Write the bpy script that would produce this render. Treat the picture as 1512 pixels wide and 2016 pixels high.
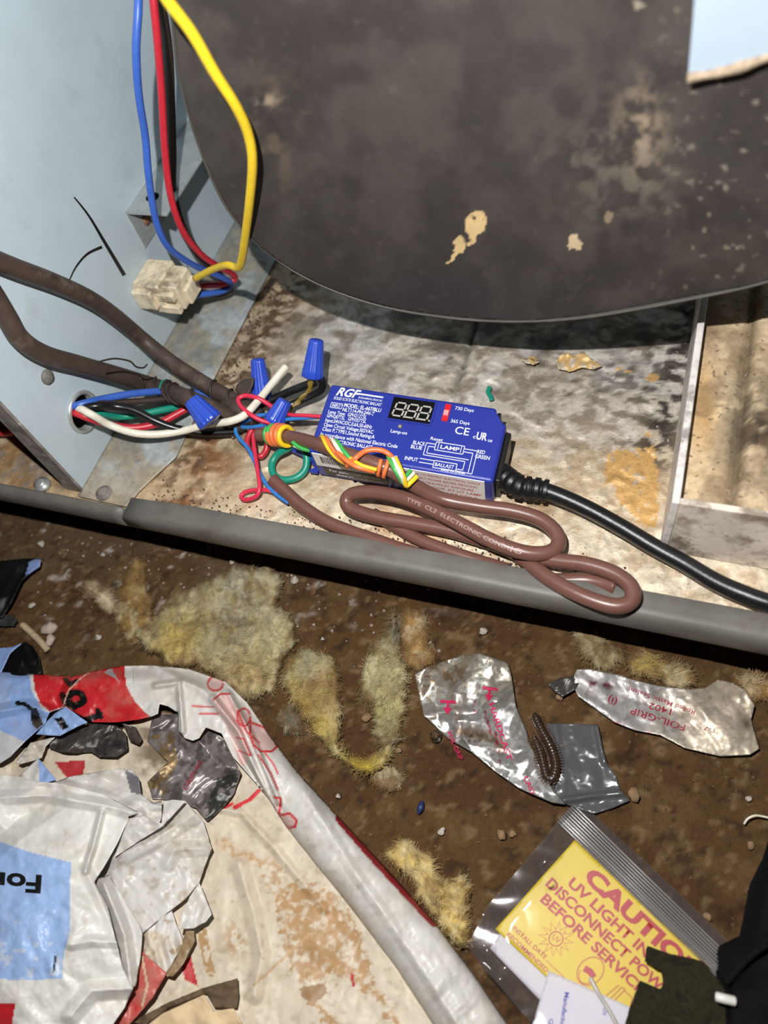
import bpy, bmesh, math
import numpy as np
from mathutils import Vector, Matrix

for o in list(bpy.data.objects):
    bpy.data.objects.remove(o)
S = bpy.context.scene
COL = S.collection

# ------------------------------------------------------------------ camera
F = 1500.0                       # focal length in photo pixels (1512 x 2016)
CX, CY = 756.0, 1008.0
H = 0.42                         # camera height above the cabinet floor (metres)
D = 0.07                         # the dirt lies this far below the cabinet floor
AX = np.array([0.93977762, 0.16392868, -0.29990899])   # world axes in camera space (right, down, forward)
AY = np.array([0.29216953, -0.84063346, 0.45603985])
AZ = np.array([-0.17735552, -0.51620032, -0.83790348])
cam_d = bpy.data.cameras.new('camera')
cam = bpy.data.objects.new('camera', cam_d)
COL.objects.link(cam)
right = Vector((AX[0], AY[0], AZ[0])); up = -Vector((AX[1], AY[1], AZ[1])); back = -Vector((AX[2], AY[2], AZ[2]))
M = Matrix((right, up, back)).transposed().to_4x4()
M.translation = Vector((0, 0, H))
cam.matrix_world = M
cam_d.sensor_fit = 'VERTICAL'; cam_d.sensor_height = 24.0; cam_d.lens = F / 2016.0 * 24.0
cam_d.clip_start = 0.01; cam_d.clip_end = 50
cam_d.dof.use_dof = True; cam_d.dof.focus_distance = 0.49; cam_d.dof.aperture_fstop = 3.0
S.camera = cam

# ------------------------------------------------------------------ world, light, exposure
W = bpy.data.worlds.new('world'); S.world = W; W.use_nodes = True
W.node_tree.nodes['Background'].inputs[0].default_value = (0.55, 0.6, 0.7, 1)
W.node_tree.nodes['Background'].inputs[1].default_value = 0.008
fl_d = bpy.data.lights.new('phone_flash', 'POINT')       # the phone's flash beside the lens
fl_d.energy = 14.5; fl_d.shadow_soft_size = 0.0035; fl_d.color = (1.0, 0.985, 0.965)
fl = bpy.data.objects.new('phone_flash', fl_d)
fl.location = Vector((0, 0, H)) + up * 0.095 - right * 0.055
COL.objects.link(fl)
vs = S.view_settings
vs.view_transform = 'Standard'; vs.look = 'None'; vs.gamma = 1.0; vs.exposure = 0.0; vs.use_curve_mapping = False

# ------------------------------------------------------------------ measuring helpers
def ray(px, py):
    a = (np.asarray(px, float) - CX) / F; b = (np.asarray(py, float) - CY) / F
    return (a * AX[0] + b * AX[1] + AX[2], a * AY[0] + b * AY[1] + AY[2], a * AZ[0] + b * AZ[1] + AZ[2])

def P(px, py, z=0.0):            # point at height z seen at a pixel
    dx, dy, dz = ray(px, py); t = (np.asarray(z, float) - H) / dz
    return np.stack([dx * t, dy * t, H + dz * t], -1)

def PX(px, py, x):               # point on a plane x = const
    dx, dy, dz = ray(px, py); t = x / dx
    return np.stack([dx * t, dy * t, H + dz * t], -1)

def PY(px, py, y):
    dx, dy, dz = ray(px, py); t = y / dy
    return np.stack([dx * t, dy * t, H + dz * t], -1)

def proj(w):
    w = np.asarray(w, float); v = w - np.array([0, 0, H])
    c = v[..., 0:1] * AX + v[..., 1:2] * AY + v[..., 2:3] * AZ
    return CX + F * c[..., 0] / c[..., 2], CY + F * c[..., 1] / c[..., 2]

def V3(spec):                    # (px,py,z) | (px,py,'x',v) | (px,py,'y',v)
    if len(spec) == 3: return P(*spec)
    return PX(spec[0], spec[1], spec[3]) if spec[2] == 'x' else PY(spec[0], spec[1], spec[3])

# ------------------------------------------------------------------ noise (numpy)
_rng = np.random.RandomState(7)
_T = _rng.rand(256, 256)

def vn(x, y, seed=0):
    x = np.asarray(x, float) + seed * 17.31; y = np.asarray(y, float) + seed * 9.77
    xi = np.floor(x).astype(int); yi = np.floor(y).astype(int)
    fx = x - xi; fy = y - yi
    fx = fx * fx * (3 - 2 * fx); fy = fy * fy * (3 - 2 * fy)
    a = _T[xi % 256, yi % 256]; b = _T[(xi + 1) % 256, yi % 256]
    c = _T[xi % 256, (yi + 1) % 256]; d = _T[(xi + 1) % 256, (yi + 1) % 256]
    return (a * (1 - fx) + b * fx) * (1 - fy) + (c * (1 - fx) + d * fx) * fy

def fbm(x, y, oct=4, seed=0):
    s = 0; a = 0.5; n = 0
    for i in range(oct):
        s = s + a * vn(x * 2 ** i, y * 2 ** i, seed + i * 3); n += a; a *= 0.5
    return s / n

def crumple(x, y, scale, seed=0, n=7):
    """sharp creases, about 0..1; x,y in pixels, scale = crease spacing in pixels"""
    r = np.random.RandomState(seed + 100); h = 0
    wx = (vn(x / scale / 1.7, y / scale / 1.7, seed) - .5) * scale * 1.1
    wy = (vn(x / scale / 1.7, y / scale / 1.7, seed + 5) - .5) * scale * 1.1
    for k in range(n):
        a = r.rand() * math.pi; f = (0.35 + r.rand() * 1.1) / scale; ph = r.rand()
        u = ((x + wx) * math.cos(a) + (y + wy) * math.sin(a)) * f + ph
        t = np.abs(u - np.floor(u) - 0.5) * 2
        h = h + t * (0.5 + vn(x / scale / 2.5, y / scale / 2.5, seed + 20 + k))
    return h / n

def sm(a, b, x):
    t = np.clip((x - a) / (b - a), 0, 1); return t * t * (3 - 2 * t)

# ------------------------------------------------------------------ 2D tools
def inpoly(px, py, poly):
    px = np.asarray(px, float); py = np.asarray(py, float)
    r = np.zeros(px.shape, bool); n = len(poly); j = n - 1
    for i in range(n):
        xi, yi = poly[i]; xj, yj = poly[j]
        if yi != yj:
            c = ((yi > py) != (yj > py)) & (px < (xj - xi) * (py - yi) / (yj - yi) + xi)
            r ^= c
        j = i
    return r

def dline(px, py, line, closed=False, nearest=False):
    px = np.asarray(px, float); py = np.asarray(py, float)
    best = np.full(px.shape, 1e18); bx = px.copy(); by = py.copy()
    L = list(line) + ([line[0]] if closed else [])
    for (x0, y0), (x1, y1) in zip(L[:-1], L[1:]):
        dx, dy = x1 - x0, y1 - y0; l2 = dx * dx + dy * dy + 1e-12
        t = np.clip(((px - x0) * dx + (py - y0) * dy) / l2, 0, 1)
        qx = x0 + t * dx; qy = y0 + t * dy; d = (px - qx) ** 2 + (py - qy) ** 2
        m = d < best; best = np.where(m, d, best)
        if nearest: bx = np.where(m, qx, bx); by = np.where(m, qy, by)
    return (np.sqrt(best), bx, by) if nearest else np.sqrt(best)

def spline2(pts, n=8, closed=False):
    p = np.array(pts, float); N = len(p); out = []
    for i in range(N if closed else N - 1):
        if closed: a, b, c, d = p[(i - 1) % N], p[i], p[(i + 1) % N], p[(i + 2) % N]
        else: a, b, c, d = p[max(i - 1, 0)], p[i], p[i + 1], p[min(i + 2, N - 1)]
        for k in range(n):
            t = k / n
            out.append(0.5 * ((2 * b) + (c - a) * t + (2 * a - 5 * b + 4 * c - d) * t * t + (3 * b - a - 3 * c + d) * t ** 3))
    if not closed: out.append(p[-1])
    return np.array(out)

def lin(c):                       # sRGB 0..255 -> linear
    c = np.asarray(c, float) / 255.0
    return np.where(c <= 0.04045, c / 12.92, ((c + 0.055) / 1.055) ** 2.4)

def mixc(c, m, col):              # blend linear colours
    return c * (1 - m[..., None]) + lin(col) * m[..., None]

# ------------------------------------------------------------------ objects
def tag(o, label=None, cat=None, group=None, kind=None):
    if label: o['label'] = label
    if cat: o['category'] = cat
    if group: o['group'] = group
    if kind: o['kind'] = kind
    return o

def empty(name, loc=(0, 0, 0)):
    o = bpy.data.objects.new(name, None); o.empty_display_size = 0.01
    COL.objects.link(o); o.location = loc
    return o

def link(name, me, mat=None, parent=None, smooth=True):
    o = bpy.data.objects.new(name, me); COL.objects.link(o)
    if mat: me.materials.append(mat)
    if smooth: me.polygons.foreach_set('use_smooth', [True] * len(me.polygons))
    if parent:
        o.parent = parent; o.matrix_parent_inverse = Matrix.Translation(-parent.location)
    return o

def mesh(name, v, f, mat=None, parent=None, smooth=True, col=None):
    me = bpy.data.meshes.new(name)
    me.from_pydata([tuple(map(float, a)) for a in v], [], [tuple(int(i) for i in a) for a in f])
    if col is not None:
        a = me.color_attributes.new('Col', 'FLOAT_COLOR', 'POINT')
        c = np.ones((len(v), 4)); c[:, :3] = np.clip(col, 0.002, 1)
        a.data.foreach_set('color', c.ravel())
    me.update()
    return link(name, me, mat, parent, smooth)

def from_bm(name, bm, mat=None, parent=None, smooth=False):
    bmesh.ops.recalc_face_normals(bm, faces=bm.faces)
    me = bpy.data.meshes.new(name); bm.to_mesh(me); bm.free()
    return link(name, me, mat, parent, smooth)

def add_box(bm, lo, hi, frame=None, bevel=0):
    lo = Vector(lo); hi = Vector(hi)
    r = bmesh.ops.create_cube(bm, size=1.0)
    for v in r['verts']:
        p = Vector(((v.co.x + .5) * (hi.x - lo.x) + lo.x, (v.co.y + .5) * (hi.y - lo.y) + lo.y, (v.co.z + .5) * (hi.z - lo.z) + lo.z))
        v.co = p
    if bevel:
        es = {e for v in r['verts'] for e in v.link_edges}
        r2 = bmesh.ops.bevel(bm, geom=list(es), offset=bevel, segments=3, affect='EDGES', profile=0.5)
    if frame is not None:
        for v in (set(r['verts']) if not bevel else {v for v in r2['verts']} | {v for v in r['verts'] if v.is_valid}):
            v.co = frame @ v.co
    return bm

def box(name, lo, hi, mat, parent=None, frame=None, bevel=0.0, smooth=False):
    bm = bmesh.new(); add_box(bm, lo, hi, None, bevel)
    if frame is not None: bm.transform(frame)
    return from_bm(name, bm, mat, parent, smooth)

def solidify(o, t, off=-1):
    m = o.modifiers.new('thickness', 'SOLIDIFY'); m.thickness = t; m.offset = off
    return o

def sheet(name, outline, zfn, mat, parent=None, step=3.0, colfn=None, thick=0.0004, posfn=None, smooth=True, rag=0.0, seed=0):
    """thin sheet: an outline measured in the photo laid at its own height over the ground"""
    poly = np.array(outline, float)
    x0, y0 = poly.min(0) - step; x1, y1 = poly.max(0) + step
    nx = int((x1 - x0) / step) + 2; ny = int((y1 - y0) / step) + 2
    gx, gy = np.meshgrid(x0 + np.arange(nx) * step, y0 + np.arange(ny) * step)
    cxm = gx[:-1, :-1] + step / 2; cym = gy[:-1, :-1] + step / 2
    ins = inpoly(cxm, cym, poly)
    idx = np.arange(nx * ny).reshape(ny, nx)
    q = np.stack([idx[:-1, :-1], idx[:-1, 1:], idx[1:, 1:], idx[1:, :-1]], -1)[ins]
    used = np.unique(q); remap = -np.ones(nx * ny, int); remap[used] = np.arange(len(used))
    q = remap[q]
    X = gx.ravel()[used].copy(); Y = gy.ravel()[used].copy()
    cnt = np.bincount(q.ravel(), minlength=len(used))
    b = cnt < 4
    d, bx, by = dline(X[b], Y[b], [tuple(p) for p in poly], closed=True, nearest=True)
    ok = d < step * 1.3
    X[b] = np.where(ok, bx, X[b]); Y[b] = np.where(ok, by, Y[b])
    if rag:
        X[b] += (vn(X[b] / 6, Y[b] / 6, seed) - .5) * rag; Y[b] += (vn(X[b] / 6, Y[b] / 6, seed + 3) - .5) * rag
    z = zfn(X, Y)
    w = (posfn or P)(X, Y, z)
    q = q[:, ::-1]
    c = colfn(X, Y) if colfn else None
    o = mesh(name, w, q, mat, parent, smooth, c)
    if thick: solidify(o, thick)
    return o

def sweep(pts, radius, sides=10, smooth_n=8, closed=False, cap=True, rfn=None):
    p = spline2(pts, smooth_n, closed); n = len(p)
    t = np.gradient(p, axis=0); t /= np.linalg.norm(t, axis=1)[:, None] + 1e-12
    ref = np.array([0.1, 0.2, 1.0]); v = []; nrm = ref - t[0] * (ref @ t[0]); nrm /= np.linalg.norm(nrm)
    fr = []
    s = np.concatenate([[0], np.cumsum(np.linalg.norm(np.diff(p, axis=0), axis=1))])
    for i in range(n):
        nrm = nrm - t[i] * (nrm @ t[i]); nrm /= np.linalg.norm(nrm); bn = np.cross(t[i], nrm)
        fr.append((p[i], t[i], nrm.copy(), bn))
        r = radius if rfn is None else radius * rfn(s[i], s[-1])
        for k in range(sides):
            a = 2 * math.pi * k / sides
            v.append(p[i] + (nrm * math.cos(a) + bn * math.sin(a)) * r)
    f = []
    for i in range(n - 1):
        for k in range(sides):
            k2 = (k + 1) % sides
            f.append((i * sides + k, i * sides + k2, (i + 1) * sides + k2, (i + 1) * sides + k))
    if cap:
        f.append(tuple(range(sides - 1, -1, -1))); f.append(tuple(range((n - 1) * sides, n * sides)))
    return v, f, fr, s

def tube(name, specs, radius, mat, parent=None, sides=10, smooth_n=8, rfn=None, world=False):
    pts = [np.array(s, float) for s in specs] if world else [V3(s) for s in specs]
    v, f, fr, s = sweep(pts, radius, sides, smooth_n, rfn=rfn)
    o = mesh(name, v, f, mat, parent)
    return o, fr, s

def lathe(name, prof, origin, axis, mat, parent=None, sides=24, flute=0.0, nfl=12):
    a = Vector(axis).normalized(); q = a.to_track_quat('Z', 'Y'); v = []; f = []
    for (r, h) in prof:
        for k in range(sides):
            an = 2 * math.pi * k / sides
            rr = r * (1 - flute * (0.5 + 0.5 * math.cos(an * nfl)))
            v.append(Vector(origin) + q @ Vector((rr * math.cos(an), rr * math.sin(an), h)))
    n = len(prof)
    for i in range(n - 1):
        for k in range(sides):
            k2 = (k + 1) % sides; f.append((i * sides + k, i * sides + k2, (i + 1) * sides + k2, (i + 1) * sides + k))
    f.append(tuple(range(sides - 1, -1, -1))); f.append(tuple(range((n - 1) * sides, n * sides)))
    return mesh(name, v, f, mat, parent)

_fontcache = {}
def text_mesh(body, bold=0.0, spacing=1.0):
    cu = bpy.data.curves.new('t', 'FONT'); cu.body = body; cu.size = 1.0; cu.offset = bold; cu.space_character = spacing
    cu.resolution_u = 3
    o = bpy.data.objects.new('t', cu); COL.objects.link(o)
    dg = bpy.context.evaluated_depsgraph_get(); dg.update()
    me = bpy.data.meshes.new_from_object(o.evaluated_get(dg))
    bpy.data.objects.remove(o); bpy.data.curves.remove(cu)
    return me

def lettering(name, body, posfn, mat, parent, width=None, cap=None, bold=0.012, sub=0, label=None):
    """flat printed letters; posfn(tx,ty)->world, text scaled to the given cap height and width"""
    me = text_mesh(body, bold)
    n = len(me.vertices); co = np.empty(n * 3); me.vertices.foreach_get('co', co); co = co.reshape(-1, 3)
    x0, x1 = co[:, 0].min(), co[:, 0].max()
    sy = (cap / 0.69) if cap else 1.0
    sx = (width / (x1 - x0)) if width else sy
    co[:, 0] = (co[:, 0] - x0) * sx; co[:, 1] *= sy
    if sub:
        bm = bmesh.new(); bm.from_mesh(me)
        for v, c in zip(bm.verts, co): v.co = c
        bmesh.ops.triangulate(bm, faces=bm.faces)
        for it in range(4):
            es = [e for e in bm.edges if e.calc_length() > sub]
            if not es: break
            bmesh.ops.subdivide_edges(bm, edges=es, cuts=1); bmesh.ops.triangulate(bm, faces=bm.faces)
        bm.to_mesh(me); bm.free()
        n = len(me.vertices); co = np.empty(n * 3); me.vertices.foreach_get('co', co); co = co.reshape(-1, 3)
    w = posfn(co[:, 0], co[:, 1])
    me.vertices.foreach_set('co', np.asarray(w, float).ravel()); me.update()
    o = link(name, me, mat, parent, smooth=False)
    if label: o['label'] = label
    return o

def px_text(origin, ang, zfn, eps=0.0004):
    """text lying on a sheet: origin pixel, reading angle (degrees, clockwise in the photo)"""
    c, s = math.cos(math.radians(ang)), math.sin(math.radians(ang))
    def f(tx, ty):
        X = origin[0] + tx * c + ty * s; Y = origin[1] + tx * s - ty * c
        return P(X, Y, zfn(X, Y) + eps)
    return f

# ------------------------------------------------------------------ materials
def mat(name, col=(200, 200, 200), rough=0.5, metal=0.0, attr=False, spec=0.5, var=0.0, vscale=60.0, bump=0.0, bscale=300.0, bdist=0.002,
        spots=None, detail=6.0, coat=0.0, trans=0.0, sheen=0.0, rvar=0.0, wrinkle=None, vrough=0.6):
    m = bpy.data.materials.new(name); m.use_nodes = True
    nt = m.node_tree; N = nt.nodes; L = nt.links; b = N['Principled BSDF']
    b.inputs['Roughness'].default_value = rough; b.inputs['Metallic'].default_value = metal
    b.inputs['Specular IOR Level'].default_value = spec
    if coat: b.inputs['Coat Weight'].default_value = coat
    if sheen: b.inputs['Sheen Weight'].default_value = sheen
    tc = N.new('ShaderNodeTexCoord')
    if attr:
        a = N.new('ShaderNodeAttribute'); a.attribute_name = 'Col'; c = a.outputs['Color']
    else:
        r = N.new('ShaderNodeRGB'); r.outputs[0].default_value = (*lin(col), 1); c = r.outputs[0]
    def noise(scale, det=detail, rgh=0.6):
        n = N.new('ShaderNodeTexNoise'); n.inputs['Scale'].default_value = scale; n.inputs['Detail'].default_value = det
        n.inputs['Roughness'].default_value = rgh; L.new(tc.outputs['Object'], n.inputs['Vector']); return n.outputs['Fac']
    def ramp(src, a, bb, c0, c1):
        r = N.new('ShaderNodeMapRange'); r.inputs[1].default_value = a; r.inputs[2].default_value = bb
        r.inputs[3].default_value = c0; r.inputs[4].default_value = c1; L.new(src, r.inputs[0]); return r.outputs[0]
    def mulc(c, fac):
        x = N.new('ShaderNodeMix'); x.data_type = 'RGBA'; x.blend_type = 'MULTIPLY'; x.inputs[0].default_value = 1
        L.new(c, x.inputs[6]); L.new(fac, x.inputs[7]); return x.outputs[2]
    if var:
        c = mulc(c, ramp(noise(vscale, detail, vrough), 0.3, 0.7, 1 - var, 1 + var * 0.4))
    for sp in (spots or []):      # (scale, lo, hi, colour, strength)
        sc, lo, hi, sc_col, st = sp
        x = N.new('ShaderNodeMix'); x.data_type = 'RGBA'
        L.new(ramp(noise(sc, 5, 0.65), lo, hi, 0, st), x.inputs[0]); L.new(c, x.inputs[6]); x.inputs[7].default_value = (*lin(sc_col), 1)
        c = x.outputs[2]
    L.new(c, b.inputs['Base Color'])
    if rvar:
        L.new(ramp(noise(vscale * 1.7), 0.3, 0.7, max(rough - rvar, 0.03), rough + rvar), b.inputs['Roughness'])
    if bump:
        bp = N.new('ShaderNodeBump'); bp.inputs['Strength'].default_value = bump; bp.inputs['Distance'].default_value = bdist
        L.new(noise(bscale, 8, 0.65), bp.inputs['Height'])
        if wrinkle:               # sharp creases: (scale, strength, distance)
            wn = N.new('ShaderNodeTexNoise'); wn.noise_type = 'RIDGED_MULTIFRACTAL'; wn.inputs['Scale'].default_value = wrinkle[0]; wn.inputs['Detail'].default_value = 5
            wn.inputs['Distortion'].default_value = .6; L.new(tc.outputs['Object'], wn.inputs['Vector'])
            b2 = N.new('ShaderNodeBump'); b2.inputs['Strength'].default_value = wrinkle[1]; b2.inputs['Distance'].default_value = wrinkle[2]
            L.new(wn.outputs['Fac'], b2.inputs['Height']); L.new(bp.outputs[0], b2.inputs['Normal']); L.new(b2.outputs[0], b.inputs['Normal'])
        else:
            L.new(bp.outputs[0], b.inputs['Normal'])
    if trans:
        t = N.new('ShaderNodeBsdfTranslucent'); L.new(c, t.inputs['Color']); x = N.new('ShaderNodeMixShader'); x.inputs[0].default_value = trans
        L.new(b.outputs[0], x.inputs[1]); L.new(t.outputs[0], x.inputs[2]); L.new(x.outputs[0], N['Material Output'].inputs[0])
    return m

def film(name, tint=(255, 255, 255), gloss=0.12, rough=0.08, haze=0.06):
    m = bpy.data.materials.new(name); m.use_nodes = True
    N = m.node_tree.nodes; L = m.node_tree.links; N.remove(N['Principled BSDF'])
    t = N.new('ShaderNodeBsdfTransparent'); t.inputs[0].default_value = (*lin(tint), 1)
    g = N.new('ShaderNodeBsdfGlossy'); g.inputs['Roughness'].default_value = rough
    d = N.new('ShaderNodeBsdfDiffuse'); d.inputs[0].default_value = (.8, .8, .8, 1)
    a = N.new('ShaderNodeMixShader'); a.inputs[0].default_value = haze
    b = N.new('ShaderNodeMixShader')
    fr = N.new('ShaderNodeLayerWeight'); fr.inputs[0].default_value = 0.25
    mr = N.new('ShaderNodeMapRange'); mr.inputs[3].default_value = gloss; mr.inputs[4].default_value = 0.8
    L.new(fr.outputs['Fresnel'], mr.inputs[0]); L.new(mr.outputs[0], b.inputs[0])
    L.new(t.outputs[0], a.inputs[1]); L.new(d.outputs[0], a.inputs[2])
    L.new(a.outputs[0], b.inputs[1]); L.new(g.outputs[0], b.inputs[2]); L.new(b.outputs[0], N['Material Output'].inputs[0])
    return m

# ------------------------------------------------------------------ the dirt floor
M_dirt = mat('dirt', attr=True, rough=0.95, spec=0.15, var=0.35, vscale=300, vrough=.75, detail=10, bump=1.0, bscale=420, bdist=0.0022,
             spots=[(900, 0.68, 0.76, (150, 126, 100), 0.45), (330, 0.66, 0.72, (56, 38, 24), 0.5)])
def dirt_h(x, y):
    return -D + (fbm(x * 9 + 3, y * 9 + 5, 3, 1) - .5) * 0.010 + (fbm(x * 60, y * 60, 4, 4) - .5) * 0.0045
def build_dirt():
    st = 0.0026
    xs = np.arange(-0.78, 0.56, st); ys = np.arange(-0.30, 0.40, st)
    gx, gy = np.meshgrid(xs, ys); X = gx.ravel(); Y = gy.ravel()
    z = dirt_h(X, Y) - 0.003 + np.maximum(fbm(X * 220, Y * 220, 2, 9) - .62, 0) * 0.008
    ny, nx = gx.shape; idx = np.arange(nx * ny).reshape(ny, nx)
    q = np.stack([idx[:-1, :-1], idx[:-1, 1:], idx[1:, 1:], idx[1:, :-1]], -1).reshape(-1, 4)
    px, py = proj(np.stack([X, Y, z], -1))
    c = np.ones((len(X), 3)) * lin((98, 72, 45))
    c = mixc(c, sm(.42, .62, fbm(X * 26, Y * 26, 4, 2)) * .55, (80, 54, 34))
    c = mixc(c, sm(.50, .66, fbm(X * 60 + 8, Y * 60, 4, 12)) * .5, (118, 92, 62))
    c = mixc(c, sm(1180, 1060, py + (fbm(X * 30, Y * 30, 3, 6) - .5) * 160) * sm(900, 500, px) * .6, (104, 86, 66))     # paler dusty ground
    sp = sm(.72, .78, fbm(X * 120, Y * 120, 3, 21)) * sm(1340, 1080, py) * sm(1000, 600, px)
    c = mixc(c, sp * .8, (205, 195, 185))
    c = mixc(c, sm(.69, .74, fbm(X * 190, Y * 190, 2, 31)) * .5, (150, 124, 92))
    c = mixc(c, sm(.70, .76, fbm(X * 170, Y * 170, 2, 41)) * .6, (48, 34, 26))
    o = mesh('floor', np.stack([X, Y, z], -1), q, M_dirt, col=c)
    tag(o, kind='structure', label='brown dirt ground littered with debris', cat='ground')
build_dirt()

# ------------------------------------------------------------------ air handler cabinet
XW = -0.3766
air = empty('air_handler', (-0.1, 0.3, -D))
tag(air, 'open air handler cabinet with blue-grey side panel, stained foil liner and grey front rail', 'air handler')
M_wall = mat('painted_steel', (188, 203, 211), rough=0.42, spec=0.4, var=0.10, vscale=14, bump=0.08, bscale=60, bdist=0.001, rvar=0.08,
             spots=[(90, 0.70, 0.75, (140, 150, 154), 0.5), (24, 0.56, 0.75, (160, 168, 168), 0.5), (420, 0.73, 0.77, (215, 215, 212), 0.6)])
M_flange = mat('weathered_galvanised', attr=True, rough=0.6, spec=0.3, metal=0.15, var=0.3, vscale=160, bump=0.35, bscale=260, bdist=0.001,
               spots=[(330, 0.62, 0.70, (92, 86, 76), 0.7), (600, 0.68, 0.73, (220, 215, 205), 0.6)])
M_rail = mat('grey_rail', (108, 105, 99), rough=0.5, spec=0.4, var=0.22, vscale=40, bump=0.15, bscale=90, bdist=0.001,
             spots=[(55, 0.56, 0.72, (84, 74, 66), 0.6), (500, 0.72, 0.76, (150, 146, 140), 0.5)])
M_lip = mat('dirty_lip', (140, 133, 126), rough=0.6, var=0.4, vscale=70, bump=0.3, bscale=150, spots=[(60, 0.5, 0.7, (78, 68, 60), 0.7), (140, .6, .7, (190, 180, 168), .7)])
M_black = mat('black_void', (10, 10, 10), rough=0.9, spec=0.1)
M_ring = mat('zinc_ring', (190, 194, 192), rough=0.38, metal=0.55, var=0.15, vscale=300)

# foil-faced liner
M_liner = mat('foil_liner', attr=True, rough=0.42, spec=0.5, metal=0.25, var=0.38, vscale=110, vrough=.8, detail=12, bump=0.6, bscale=160, bdist=0.002, rvar=0.15, wrinkle=(70, 1.0, .003),
              spots=[(330, 0.60, 0.70, (92, 78, 64), 0.6), (240, 0.64, 0.72, (240, 232, 220), 0.6)])
def liner_col(X, Y, px, py):
    n1 = fbm(X * 45, Y * 60, 5, 50); n2 = fbm(X * 130, Y * 170, 4, 60); n3 = fbm(X * 14, Y * 14, 3, 70)
    w = (n1 - .5) * 180; w2 = (n2 - .5) * 90
    c = np.ones((len(X), 3)) * lin((212, 202, 188))
    c = mixc(c, sm(.45, .60, n2) * .75, (142, 128, 110))
    c = mixc(c, sm(.50, .66, n1) * .6, (120, 106, 90)); c = mixc(c, sm(.54, .64, fbm(X * 50 + 4, Y * 50, 4, 66)) * .7, (232, 226, 218))
    # creamy, brightly rusted front half
    c = mixc(c, sm(800, 980, py + w) * .85, (224, 200, 164))
    c = mixc(c, sm(900, 1060, py + w2) * .6, (246, 234, 212)); c = mixc(c, sm(.48, .6, n2) * sm(800, 980, py) * .45, (188, 152, 108))
    # tan and rust along the flange at the left and under the wires
    c = mixc(c, sm(640, 470, px + w + (py - 700) * .35) * sm(1010, 900, py - 60) * .7, (204, 174, 132))
    band = np.exp(-(dline(px, py, [(590, 520), (560, 580), (520, 650), (490, 700), (455, 770), (420, 850), (370, 920), (350, 1000)]) / 46) ** 2)
    c = mixc(c, band * sm(.42, .56, n2) * .9, (92, 66, 44))
    c = mixc(c, np.exp(-(dline(px, py, [(440, 880), (400, 960), (360, 1000)]) / 55) ** 2) * sm(.4, .55, n1) * .8, (150, 100, 58))
    c = mixc(c, np.exp(-(((px - 700) / 120) ** 2 + ((py - 720) / 60) ** 2)) * sm(.5, .6, n2) * .5, (205, 198, 188))
    # yellowish rust by the ballast and cable
    c = mixc(c, np.exp(-(dline(px, py, [(760, 1030), (860, 1045)]) / 30) ** 2) * .8, (196, 140, 82))
    c = mixc(c, np.exp(-(dline(px, py, [(985, 930), (1070, 990)]) / 34) ** 2) * sm(.4, .6, n1) * .8, (150, 112, 66))
    # black mould beside the pan
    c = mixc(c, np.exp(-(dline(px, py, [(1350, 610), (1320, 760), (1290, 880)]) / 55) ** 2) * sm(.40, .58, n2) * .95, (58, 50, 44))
    c = mixc(c, np.exp(-(dline(px, py, [(640, 600), (800, 640), (1000, 680), (1250, 660)]) / 60) ** 2) * sm(.48, .62, n1) * .6, (98, 92, 86))  # greyer band below the blower edge, broken up by noise
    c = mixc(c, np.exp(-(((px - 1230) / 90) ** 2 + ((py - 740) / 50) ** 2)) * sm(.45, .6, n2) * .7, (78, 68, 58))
    # peeled tan patch and chips
    pat = [(1190, 900), (1215, 880), (1235, 892), (1260, 878), (1290, 900), (1300, 940), (1295, 1000), (1290, 1046), (1262, 1030), (1225, 1000), (1210, 960), (1190, 945), (1198, 920)]
    wx = px + (n2 - .5) * 26; wy = py + (fbm(X * 90 + 9, Y * 90, 3, 77) - .5) * 26
    c = mixc(c, inpoly(wx, wy, pat) * sm(.76, .70, fbm(X * 200, Y * 200, 2, 83)), (222, 176, 110))
    for (cx, cy, r) in ((1284, 744, 13), (1271, 859, 8), (1282, 884, 9), (1048, 712, 10), (1222, 895, 9), (1240, 735, 6), (1215, 733, 8)):
        c = mixc(c, 1.0 * (np.hypot(wx - cx, (wy - cy) * 1.2) < r), (220, 176, 112))
    # beyond the side panel
    c = mixc(c, sm(170, 120, px - (py - 960) * .8) * sm(.45, .6, n1) * .8, (176, 138, 94))
    c = mixc(c, sm(170, 120, px) * sm(.5, .62, n2) * .5, (150, 152, 152))
    return c
def build_liner():
    st = 0.0018
    xs = np.arange(-0.62, 0.20, st); ys = np.arange(0.192, 0.60, st)
    gx, gy = np.meshgrid(xs, ys); X = gx.ravel(); Y = gy.ravel()
    z = (fbm(X * 25, Y * 25, 3, 90) - .5) * 0.003 + (crumple(X * 3000, Y * 3000, 70, 5) - .5) * 0.0022 - 0.001
    z += (fbm(X * 200, Y * 200, 2, 95) - .5) * 0.0007
    z += sm(0.5, 0.42, Y) * 0
    z -= np.exp(-((X + 0.130) / 0.0022) ** 2) * 0.004 * sm(.30, .36, Y)          # board joint
    keep = np.ones(len(X), bool)
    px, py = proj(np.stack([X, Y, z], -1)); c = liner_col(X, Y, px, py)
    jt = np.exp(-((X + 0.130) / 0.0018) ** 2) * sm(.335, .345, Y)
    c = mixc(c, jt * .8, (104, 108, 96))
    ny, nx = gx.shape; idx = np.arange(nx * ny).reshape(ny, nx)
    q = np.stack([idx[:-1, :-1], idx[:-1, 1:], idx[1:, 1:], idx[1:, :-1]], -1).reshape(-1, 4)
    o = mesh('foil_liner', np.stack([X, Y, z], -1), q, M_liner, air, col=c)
    o['label'] = 'stained silver foil insulation liner'
build_liner()
bp_ = box('back_panel', (-0.62, 0.605, -0.006), (0.34, 0.607, 0.62), M_wall, air)
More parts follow.
